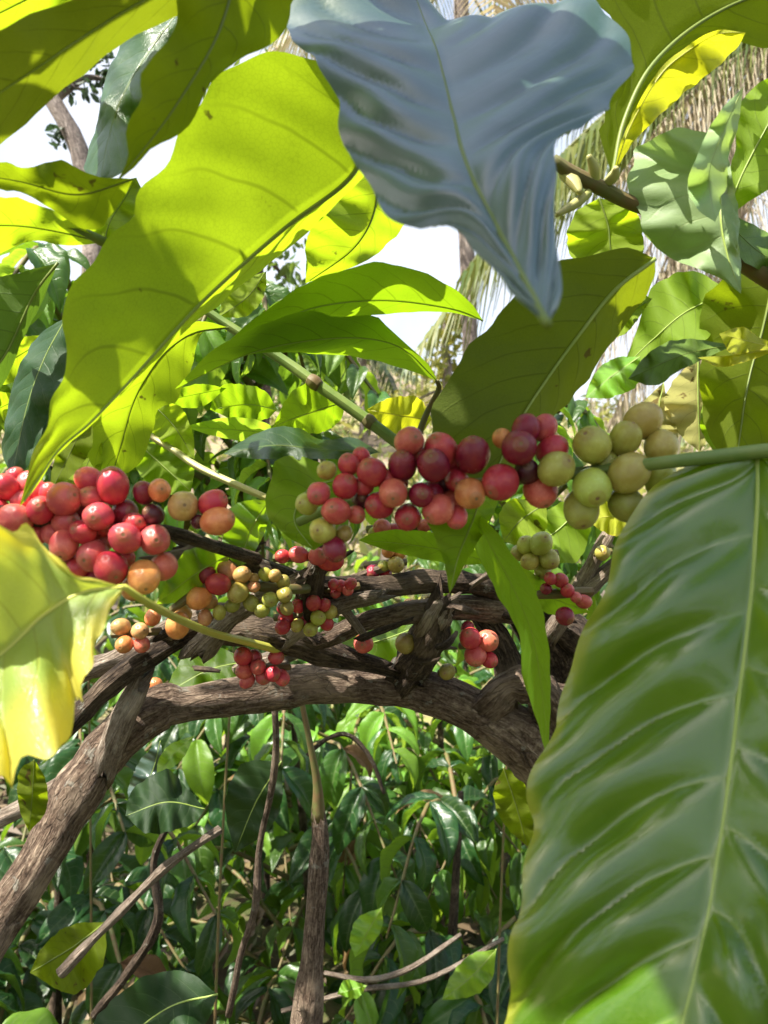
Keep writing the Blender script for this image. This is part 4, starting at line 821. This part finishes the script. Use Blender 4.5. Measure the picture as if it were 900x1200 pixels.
def shrub(x, y, h, rad, ntw, label, seed, mix=(.55, .35, .10), lsize=(.10, .155), z0=0.0, pairs=6, lean=(0, 0), fmin=.22, sr=1.0, cat='coffee shrub', group='coffee shrubs behind the branch'):
    r = random.Random(seed)
    e = empty('coffee_shrub', (x, y, z0), label, cat, group)
    o = np.array((x, y, z0))
    ms = list(zip(('bg1', 'bg2', 'bg3'), mix))
    top = o + np.array((lean[0], lean[1], h * .9))
    tube('stem', [o, (o * .6 + top * .4) + np.array((r.uniform(-.05, .05), r.uniform(-.05, .05), 0)), top], [.018 * sr, .014 * sr, .006 * sr], M['bark_dark' if sr == 1 else 'stem_brown'], e, seg=8, rough=.1, seed=seed)
    for k in range(ntw):
        f = r.uniform(fmin, .98)
        b = o + (top - o) * f
        a = r.uniform(0, 2 * math.pi)
        if r.random() < .55: a = -math.pi / 2 + r.uniform(-1.3, 1.3)        # the side of the bush towards the clearing grows denser
        ln = rad * r.uniform(.6, 1.1) * (1.15 - .45 * f)
        d = np.array((math.cos(a), math.sin(a), 0))
        P = [b, b + d * ln * .5 + np.array((0, 0, .12 * ln + .05)), b + d * ln + np.array((0, 0, r.uniform(-.35, .12) * ln))]
        tube('twig', P, [.006, .0045, .002], M['stem_brown'], e, seg=6, n=10)
        C = cat_rom(P, 24)
        for j in range(pairs):
            t = (j + 1.2 + r.uniform(-.2, .2)) / (pairs + .4)
            i = min(22, int(t * 23)); p = C[i]; tg = C[i + 1] - C[i]; tg /= np.linalg.norm(tg)
            for sgn in (-1, 1):
                u = r.random(); mn = 'bg1'
                acc = 0
                for q, wgt in ms:
                    acc += wgt
                    if u <= acc: mn = q; break
                if r.random() < .010: mn = 'bgdry'
                lo = link('leaf', r.choice(LV[mn]), e, p - o)
                side = np.cross(tg, (0, 0, 1)); side /= np.linalg.norm(side) + 1e-9
                dv = Vector(tg * .55 + side * sgn * .9 + np.array((0, 0, r.uniform(-.75, .15)))); dv.normalize()
                up = Vector((r.uniform(-.3, .3), r.uniform(-.5, .2), 1.0))
                yv = up.cross(dv); yv.normalize(); zv = dv.cross(yv)
                R = Matrix((dv, yv, zv)).transposed()
                lo.rotation_mode = 'QUATERNION'; lo.rotation_quaternion = R.to_quaternion() @ Quaternion((1, 0, 0), r.uniform(-.6, .6))
                s = r.uniform(*lsize); lo.scale = (s, s, s)
    return e
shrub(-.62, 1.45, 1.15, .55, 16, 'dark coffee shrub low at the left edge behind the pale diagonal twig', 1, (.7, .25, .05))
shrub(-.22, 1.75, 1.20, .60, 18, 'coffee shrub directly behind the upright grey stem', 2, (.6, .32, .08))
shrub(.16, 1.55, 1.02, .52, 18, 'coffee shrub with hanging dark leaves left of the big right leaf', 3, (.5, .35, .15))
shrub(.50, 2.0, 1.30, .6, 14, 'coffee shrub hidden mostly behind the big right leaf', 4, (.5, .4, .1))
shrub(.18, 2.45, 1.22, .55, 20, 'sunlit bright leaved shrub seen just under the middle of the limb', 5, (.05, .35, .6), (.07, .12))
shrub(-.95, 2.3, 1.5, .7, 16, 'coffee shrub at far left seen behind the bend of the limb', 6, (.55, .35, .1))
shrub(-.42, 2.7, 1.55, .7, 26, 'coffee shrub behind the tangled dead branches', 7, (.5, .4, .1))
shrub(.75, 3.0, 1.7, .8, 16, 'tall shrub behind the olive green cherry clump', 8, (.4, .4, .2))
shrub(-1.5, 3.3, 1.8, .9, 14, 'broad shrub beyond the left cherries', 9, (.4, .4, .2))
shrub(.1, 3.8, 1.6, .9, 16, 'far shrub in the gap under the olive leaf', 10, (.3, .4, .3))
shrub(-.16, 1.28, .62, .42, 12, 'low shrub at the bottom edge around the foot of the upright stem', 11, (.6, .3, .1))
shrub(-.5, 1.15, .6, .38, 10, 'low shrub in the bottom left corner', 12, (.65, .3, .05))
shrub(.28, 1.3, .6, .4, 10, 'low shrub at the bottom beside the big right leaf', 13, (.6, .3, .1))
shrub(-.18, 1.04, 1.98, .27, 20, 'slender coffee shrub with small lime leaves between the straight twig and the dark branches', 31, (.08, .42, .5), (.06, .10), fmin=.80, sr=.16)
shrub(.20, 1.08, 1.80, .24, 12, 'slender coffee shrub behind the olive green cherry clump', 32, (.1, .5, .4), (.06, .095), fmin=.82, sr=.16)
shrub(-.46, 1.14, 2.08, .28, 16, 'slender coffee shrub behind the two dark left leaves', 33, (.1, .45, .45), (.07, .11), fmin=.78, sr=.16)
shrub(-.75, 1.2, .95, .45, 16, 'coffee shrub in front at the bottom left below the pale side branch', 34, (.55, .35, .1))
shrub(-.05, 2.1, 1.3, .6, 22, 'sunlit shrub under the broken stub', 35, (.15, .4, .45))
shrub(-.9, 4.2, 1.6, .9, 28, 'far shrub behind the left end of the limb', 15, (.4, .4, .2))
shrub(.7, 4.4, 1.5, .9, 14, 'far shrub beyond the sunlit bright leaved shrub', 16, (.3, .4, .3))
shrub(-.25, 3.2, 1.25, .8, 28, 'shrub just beyond the mossy trunk', 17, (.4, .4, .2))
shrub(.35, 3.1, 1.15, .7, 16, 'shrub behind the sunlit bright leaved shrub', 18, (.3, .4, .3))
for q, (sx, sy) in enumerate(((-1.3, -.6), (-.5, -1.5), (.5, -1.4), (1.3, -.7), (1.5, .4), (-1.7, .6))):
    shrub(sx, sy, 2.5, .75, 22, ('coffee bush outside the picture ' + ('beside the viewer to the left', 'behind the viewer to the left', 'behind the viewer to the right', 'beside the viewer to the right', 'past the right edge', 'past the left edge')[q]), 20 + q, (.5, .4, .1), (.12, .17))
shrub(1.5, 2.6, 1.7, .8, 10, 'shrub at the far right behind the big right leaf', 14, (.5, .4, .1))

# ------------------------------------------------------------------ trees, palms, brush far behind
def leafcards(Cn, n, size, seed, rx, rz, ry=None, oval=.45):
    r = np.random.RandomState(seed); V = []; F = []
    ry = ry or rx
    for i in range(n):
        u = r.randn(3); u /= np.linalg.norm(u); rr_ = r.rand() ** .4
        c = np.array(Cn) + u * rr_ * np.array((rx, ry, rz))
        a = r.randn(3); a /= np.linalg.norm(a); bq = np.cross(a, r.randn(3)); bq /= np.linalg.norm(bq)
        s = size * r.uniform(.6, 1.3); k = len(V)
        nn = np.cross(a, bq) * s * .15
        V += [c - a * s, c + bq * s * oval * .9 - a * s * .3 + nn, c + bq * s * oval + a * s * .35 + nn, c + a * s, c - bq * s * oval + a * s * .35 + nn, c - bq * s * oval * .9 - a * s * .3 + nn]
        F += [(k, k + 1, k + 2, k + 3), (k, k + 3, k + 4, k + 5)]
    return V, F
def far_tree(label, base, P, rad, clumps, mat, bark='bark_far', leaf_s=.09, group='trees beyond the coffee shrubs', seed=0, n=160, oval=.45):
    b = np.array(base, float)
    e = empty('tree', b, label, 'tree', group)
    tube('trunk', [b] + [np.array(p) for p in P], rad, M[bark], e, seg=12, n=40, rough=.08, seed=seed, knots=.15)
    V = []; F = []
    r = random.Random(seed)
    for q, (c, rx, rz) in enumerate(clumps):
        v, f = leafcards(c, n, leaf_s, seed * 31 + q, rx, rz, oval=oval)
        F += [tuple(i + len(V) for i in ff) for ff in f]; V += v
        s = min([np.array(p) for p in P], key=lambda p: np.linalg.norm(p - np.array(c)))
        rr0 = rad[-1] * .8
        tube('limb', [s, (s + np.array(c)) / 2 + np.array((r.uniform(-.1, .1), 0, .1)), np.array(c)], [rr0, rr0 * .7, rr0 * .3], M[bark], e, seg=7, n=12, seed=q)
    link('crown', mesh('crown', np.array(V) - b, F, M[mat], None, False), e)
    return e
gz = lambda x, y: hill_z(x, y) if y > 4.8 else 0.0
def atg(px, d):                         # ground point below a pixel column
    x = (px - 450) / FPX * d
    return np.array((x, d, gz(x, d)))
A = lambda px, py, d: at(px, py, d)
far_tree('crooked grey tree against the sky at upper left with small dark oval leaves', atg(110, 6.0), [A(112, 320, 6), A(100, 205, 6), A(84, 155, 6), A(62, 118, 6), A(40, 60, 6), A(20, -60, 6)], [.14, .11, .085, .075, .07, .06, .05],
         [(A(95, 105, 6), .17, .11), (A(118, 72, 6), .16, .10), (A(72, 158, 6), .12, .09), (A(130, 95, 6.1), .12, .12), (A(40, 0, 6), .4, .3), (A(100, 20, 6), .3, .2)], 'crown_dark', seed=3, n=34, leaf_s=.045)
far_tree('dark trunked tree seen through the gap left of the straight twig', atg(298, 8), [A(300, 470, 8), A(299, 430, 8), A(303, 380, 8), A(296, 300, 8), A(300, 150, 8)], [.16, .15, .14, .12, .10, .05],
         [(A(340, 330, 8.2), .5, .4), (A(270, 300, 8.3), .5, .4), (A(330, 250, 8.2), .6, .4), (A(290, 120, 8), .8, .6)], 'crown', 'bark_dark', seed=4, n=110, leaf_s=.07)
far_tree('small yellow leaved tree on the slope in the centre gap', atg(525, 9), [A(525, 460, 9), A(522, 410, 9), A(520, 380, 9)], [.08, .06, .05, .03], [(A(525, 400, 9), .28, .26), (A(515, 440, 9.1), .32, .25), (A(535, 375, 9), .15, .14), (A(470, 480, 9), .5, .25)], 'crown_yellow', seed=5, n=150, leaf_s=.06)
far_tree('rounded green tree low on the slope at centre left', atg(380, 11), [A(380, 480, 11), A(385, 440, 11)], [.12, .1, .06], [(A(372, 430, 11), .5, .35), (A(400, 455, 11), .5, .35), (A(340, 460, 11.2), .6, .4)], 'crown', seed=6, n=220, leaf_s=.09)
far_tree('hazy olive tree on the slope at far left', atg(20, 12), [A(20, 430, 12), A(25, 370, 12)], [.15, .12, .07], [(A(20, 350, 12), .9, .5), (A(60, 400, 12), .7, .6), (A(-60, 380, 12), .9, .6)], 'crown_yellow', seed=7, n=300, leaf_s=.10)

def frond(e, base, tipv, droop, n, ll, mat, name='frond', seed=0, hang=.5, width=.012, rr0=.018):
    """rachis from base along tipv with drooping leaflets, all leaflets one mesh under the rachis"""
    r = random.Random(seed); base = np.array(base, float); tipv = np.array(tipv, float)
    off = np.array(e.location)
    P = [base + tipv * t + np.array((0, 0, -droop * t * t)) for t in np.linspace(0, 1, 7)]
    fr = tube(name, P, [rr0 * (1 - .85 * t) for t in np.linspace(0, 1, 7)], M[mat], e, seg=6, n=18)
    C = cat_rom(P, 100); V = []; F = []
    for k in range(n):
        t = .12 + .88 * (k + r.uniform(-.3, .3)) / n
        i = min(97, max(1, int(t * 98))); p = C[i]; tg = C[i + 1] - C[i - 1]; tg /= np.linalg.norm(tg)
        sd = np.cross(tg, (0, 0, 1)); sd /= np.linalg.norm(sd) + 1e-9
        for s in (-1, 1):
            l = ll * (math.sin(math.pi * min(1, .15 + .8 * t)) * .8 + .2) * r.uniform(.75, 1.15)
            d = tg * .6 + sd * s * .8; d /= np.linalg.norm(d)
            wv = np.cross(d, sd * s + np.array((0, 0, .6))); wv = wv / (np.linalg.norm(wv) + 1e-9) * width
            k0 = len(V)
            for q in range(4):
                u = q / 3
                c = p + d * l * u * (1 - .3 * hang * u) + np.array((0, 0, -hang * l * u * u)) + np.array((r.uniform(-.02, .02), r.uniform(-.02, .02), 0)) * u
                V += [c - wv * (1 - u * .85), c + wv * (1 - u * .85)]
            for q in range(3): F.append((k0 + 2 * q, k0 + 2 * q + 1, k0 + 2 * q + 3, k0 + 2 * q + 2))
    link('leaflet', mesh('leaflet', np.array(V) - off, F, M[mat], None, False), fr)['kind'] = 'stuff'
def palm(label, base, top, r0, fronds, bark='bark_far', group='palms beyond the coffee shrubs'):
    e = empty('palm_tree', base, label, 'palm tree', group)
    b = np.array(base); t = np.array(top)
    tube('trunk', [b, b * .7 + t * .3 + np.array((.03, 0, 0)), b * .35 + t * .65, t], [r0 * 1.25, r0, r0 * .95, r0 * .9], M[bark], e, seg=14, n=60, rough=.02, knots=.10)
    for k, (tv, dr, n, ll, mat, hg, wd) in enumerate(fronds): frond(e, t, tv, dr, n, ll, mat, seed=k + int(r0 * 1000), hang=hg, width=wd)
    return e
r = random.Random(5)
g = atg(556, 8)
palm('palm with a slim pale trunk in the gap right of the centre lime leaf', g, A(540, -20, 8), .085,
     [((math.cos(a) * 2.2, math.sin(a) * 2.2, r.uniform(-.2, 1.0)), r.uniform(1.0, 2.2), 46, .75, 'palm' if k % 3 else 'straw', .55, .016) for k, a in enumerate(np.linspace(0, 5.8, 12))])
g = atg(425, 16)
palm('distant palm with a drooping dark blue green head on the slope', g, A(425, 408, 16), .09, [((math.cos(a) * 1.2, math.sin(a) * 1.2, r.uniform(-.1, .5)), r.uniform(.6, 1.2), 26, .5, 'palm_far', .8, .03) for a in np.linspace(0.2, 6, 11)])
# big palm at right: old dry fronds hang as a skirt, one green frond above
pb = np.array((2.5, 3.7, 0.0)); ptp = A(1000, 40, 3.8)
fr = []
for k in range(9):
    a = math.radians(175 + k * 8 - 30)
    fr.append(((math.cos(a) * r.uniform(.7, 1.2) * 1.25, -abs(math.sin(a)) * .15 + r.uniform(-.25, .25), r.uniform(-.15, .1)), r.uniform(.9, 1.9), 36, .50, 'straw', r.uniform(.6, 1.2), .0052))
for dx, dz, yy in ((-1.42, -.1, -.1), (-1.2, -.2, .1), (-.95, -.3, -.2), (-1.55, .0, .2), (-1.3, -.4, .0)):
    fr.append(((dx, yy, dz), 1.75 + .3 * r.random(), 52, .40, 'straw', 1.0, .005))
for k in range(5):
    fr.append(((-1.3 - .25 * k, r.uniform(-.3, .5), .55 - .1 * k), 1.0 + .2 * k, 52, .6, 'palm', .7, .010))
for k in range(5):
    a = math.radians(-60 + 40 * k); fr.append(((math.cos(a) * 1.6, math.sin(a) * 1.6, .5), 1.2, 40, .6, 'palm', .6, .011))
palm('close palm at the right with a hanging skirt of dry straw coloured fronds', pb, ptp, .13, fr)

def brush():
    rs = np.random.RandomState(3); V = []; F = []
    for i in range(2600):
        y = 5.5 + 24 * rs.rand() ** 1.3; x = (rs.rand() - .5) * 1.5 * y + rs.randn()
        z = gz(x, y); n = rs.randint(5, 10); hh = rs.uniform(.3, 1.1)
        for k in range(n):
            c = np.array((x + rs.randn() * .35, y + rs.randn() * .35, z + hh * rs.rand()))
            a = rs.randn(3); a[2] += .8; a /= np.linalg.norm(a); b_ = np.cross(a, rs.randn(3)); b_ /= np.linalg.norm(b_)
            s = rs.uniform(.04, .15); q = len(V)
            V += [c - a * s * 1.6, c + b_ * s * .45, c + a * s * 1.6, c - b_ * s * .45]; F.append((q, q + 1, q + 2, q + 3))
    o = link('brush', mesh('brush', V, F, M['brush'], None, False)); tag(o, 'dry scrub covering the sunny slope', None, None, 'stuff')
brush()
def litter():
    rs = np.random.RandomState(9); V = []; F = []
    for i in range(5000):
        x = rs.uniform(-3, 3); y = rs.uniform(.5, 4.6); c = np.array((x, y, .04 + .03 * rs.rand()))
        a = rs.randn(3); a[2] *= .25; a /= np.linalg.norm(a); b_ = np.cross(a, (0, 0, 1)); b_ /= np.linalg.norm(b_)
        s = rs.uniform(.03, .07); q = len(V); u = np.array((0, 0, s * .3))
        V += [c - a * s, c + b_ * s * .4 + u, c + a * s, c - b_ * s * .4 + u]; F.append((q, q + 1, q + 2, q + 3))
    tag(link('leaf_litter', mesh('leaf_litter', V, F, M['litter'], None, False)), 'fallen leaves on the ground under the shrubs', None, None, 'stuff')
litter()

# ------------------------------------------------------------------ unseen crown twigs added above and left of the view for their shade
# spots the photograph shows in direct sun: the crown is open towards them
LIT = [(at(*p), 1.0 if p[2] < .9 else 2.6) for p in ((250, 520, 1.0), (350, 560, 1.0), (200, 450, 1.1), (60, 450, 1.1), (620, 560, 1.05), (130, 620, .3), (40, 600, .3), (200, 680, .3), (100, 740, .225), (40, 640, .215), (60, 850, .215), (250, 300, .33), (120, 430, .33), (150, 310, .335), (420, 340, .38),
           (460, 400, .40), (800, 80, .36), (800, 230, .37), (270, 690, .42), (270, 810, .53), (575, 850, .56), (80, 960, .5), (870, 400, .36), (610, 1150, .225), (280, 470, .56), (205, 495, .47), (480, 480, .48), (300, 560, .45), (220, 330, .33), (160, 400, .325), (100, 480, .32), (290, 255, .33), (140, 290, .325), (460, 335, .385), (440, 400, .40), (200, 822, .525), (230, 818, .53), (270, 810, .53), (310, 806, .54), (350, 800, .54), (250, 745, .485), (300, 745, .49), (430, 690, .48), (600, 860, .555), (20, 1050, .48), (60, 1000, .49), (320, 695, .45), (400, 708, .475), (520, 712, .50), (205, 735, .48), (550, 720, .53), (690, 690, .53))]
def shade_twig(label, a, b, k, pairs, size, seed, drop=0.0, rej=.045):
    r = random.Random(seed)
    A0 = at(*a) + np.array(SUN) * k; B0 = at(*b) + np.array(SUN) * k
    e = empty('leafy_twig', A0, label, 'leafy twig', 'unseen twigs added above the picture for shade')
    P = [A0, (A0 + B0) / 2 + np.array((0, 0, .01)), B0]
    tube('stem', P, [.0035, .003, .0015], M['stem'], e, seg=7, n=10)
    C = cat_rom(P, 40)
    for j in range(pairs):
        t = (j + .5) / pairs; p = C[int(t * 38)]; tg = C[min(39, int(t * 38) + 1)] - p; tg /= np.linalg.norm(tg)
        side = np.cross(tg, np.array(SUN)); side /= np.linalg.norm(side)
        for sg in (-1, 1):
            if r.random() < drop: continue
            mid = p + side * sg * size * .5; sv = np.array(SUN)
            if any(np.linalg.norm((mid - q) - sv * (mid - q).dot(sv)) < rej * z for q, z in LIT): continue
            lo = link('leaf', r.choice(LV['bg2']), e, p - A0)
            dv = Vector(tg * r.uniform(.2, .6) + side * sg + np.array((0, 0, r.uniform(-.3, .1)))); dv.normalize()
            up = Vector(SUN) + Vector((r.uniform(-.3, .3), r.uniform(-.3, .3), 0))
            yv = up.cross(dv); yv.normalize(); zv = dv.cross(yv)
            lo.rotation_mode = 'QUATERNION'; lo.rotation_quaternion = Matrix((dv, yv, zv)).transposed().to_quaternion()
            z = size * r.uniform(.85, 1.15); lo.scale = (z, z * 1.25, z)
    return e
shade_twig('twig above the picture shading the very large shiny leaf', (800, 540, .275), (810, 1130, .19), .46, 6, .115, 1)
shade_twig('second twig above the picture shading the very large shiny leaf', (680, 640, .25), (690, 1010, .205), .50, 5, .10, 2)
shade_twig('third twig above the picture shading the foot of the very large shiny leaf', (880, 900, .21), (730, 1120, .19), .42, 4, .10, 14)
shade_twig('twig above the picture shading the blue grey leaf', (660, 420, .18), (440, -60, .24), .36, 5, .085, 3)
shade_twig('second twig above the picture shading the blue grey leaf', (760, 200, .20), (560, -60, .23), .40, 4, .08, 4)
shade_twig('twig above the picture shading the centre cherries', (340, 600, .31), (800, 540, .29), .36, 6, .085, 5)
shade_twig('twig above the picture shading the deep olive leaf', (560, 500, .34), (700, 310, .345), .30, 5, .085, 6)
shade_twig('twig above the picture shading the tangled branches', (180, 760, .49), (640, 690, .55), .62, 7, .10, 7, .6)
shade_twig('twig above the picture shading the thick limb', (250, 830, .53), (640, 880, .58), .72, 6, .11, 8, .5)
shade_twig('second twig above the picture shading the top of the largest lime leaf', (235, 140, .34), (330, 200, .33), .17, 2, .065, 15)
shade_twig('twig above the picture shading the top of the largest lime leaf', (250, 110, .33), (405, 150, .33), .15, 3, .075, 13)
shade_twig('twig above the picture shading the top left leaf', (270, -30, .27), (-60, 130, .255), .30, 6, .085, 9, rej=.034)
shade_twig('twig above the picture shading the wavy olive leaf', (160, 235, .31), (-40, 205, .305), .34, 4, .06, 16, rej=.034)
shade_twig('high twig shading the low shrubs at left', (40, 1000, 1.2), (300, 1080, 1.3), 2.3, 6, .20, 10, .45)
shade_twig('high twig shading the low shrubs at centre', (260, 920, 1.5), (560, 980, 1.5), 2.4, 6, .20, 11, .45)
shade_twig('high twig shading the low shrubs at the bottom', (280, 1130, 1.1), (620, 1100, 1.2), 2.3, 6, .20, 12, .45)

def crown_twigs():
    """unseen leafy top of the tree, added over the viewer to cut sky light; leaves open wherever the photograph shows the sun coming through"""
    sv = np.array(SUN); r = random.Random(99)
    for k in range(34):
        a0 = np.array((r.uniform(-.9, 1.1), r.uniform(-.3, .9), CAMZ + r.uniform(.45, 1.1))); an = r.uniform(0, 6.28)
        b0 = a0 + np.array((math.cos(an), math.sin(an), -.15)) * .42
        C = cat_rom([a0, (a0 + b0) / 2 + np.array((0, 0, .02)), b0], 30)
        if any(p[1] > .02 and -.12 * 873 < 0 and CAMZ + (640 / FPX) * p[1] + .06 > p[2] for p in C): continue
        e = tube('twig', [C[0], C[15], C[29]], [.0035, .003, .0015], M['stem'], tree, seg=6, n=8); a0 = world_loc(tree)
        for j in range(6):
            p = C[min(28, 3 + j * 5)]; tg = C[min(29, 4 + j * 5)] - C[min(28, 3 + j * 5)]; tg /= np.linalg.norm(tg) + 1e-9
            sd = np.cross(tg, (0, 0, 1)); sd /= np.linalg.norm(sd)
            for sg in (-1, 1):
                dv = Vector(tg * .5 + sd * sg + np.array((0, 0, r.uniform(-.4, .1)))); dv.normalize()
                z = r.uniform(.11, .16); mid = p + np.array(dv) * z * .5
                if mid[1] > .0 and CAMZ + (640 / FPX) * mid[1] + .12 > mid[2]: continue
                if any(np.linalg.norm((mid - q) - sv * (mid - q).dot(sv)) < .085 * g for q, g in LIT): continue
                if -.15 < mid[0] < .30 and -.2 < mid[1] < .50: continue
                lo = link('leaf', r.choice(LV['bg2']), e, p - a0)
                up = Vector((r.uniform(-.3, .3), r.uniform(-.3, .3), 1)); yv = up.cross(dv); yv.normalize(); zv = dv.cross(yv)
                lo.rotation_mode = 'QUATERNION'; lo.rotation_quaternion = Matrix((dv, yv, zv)).transposed().to_quaternion(); lo.scale = (z, z * 1.2, z)
crown_twigs()
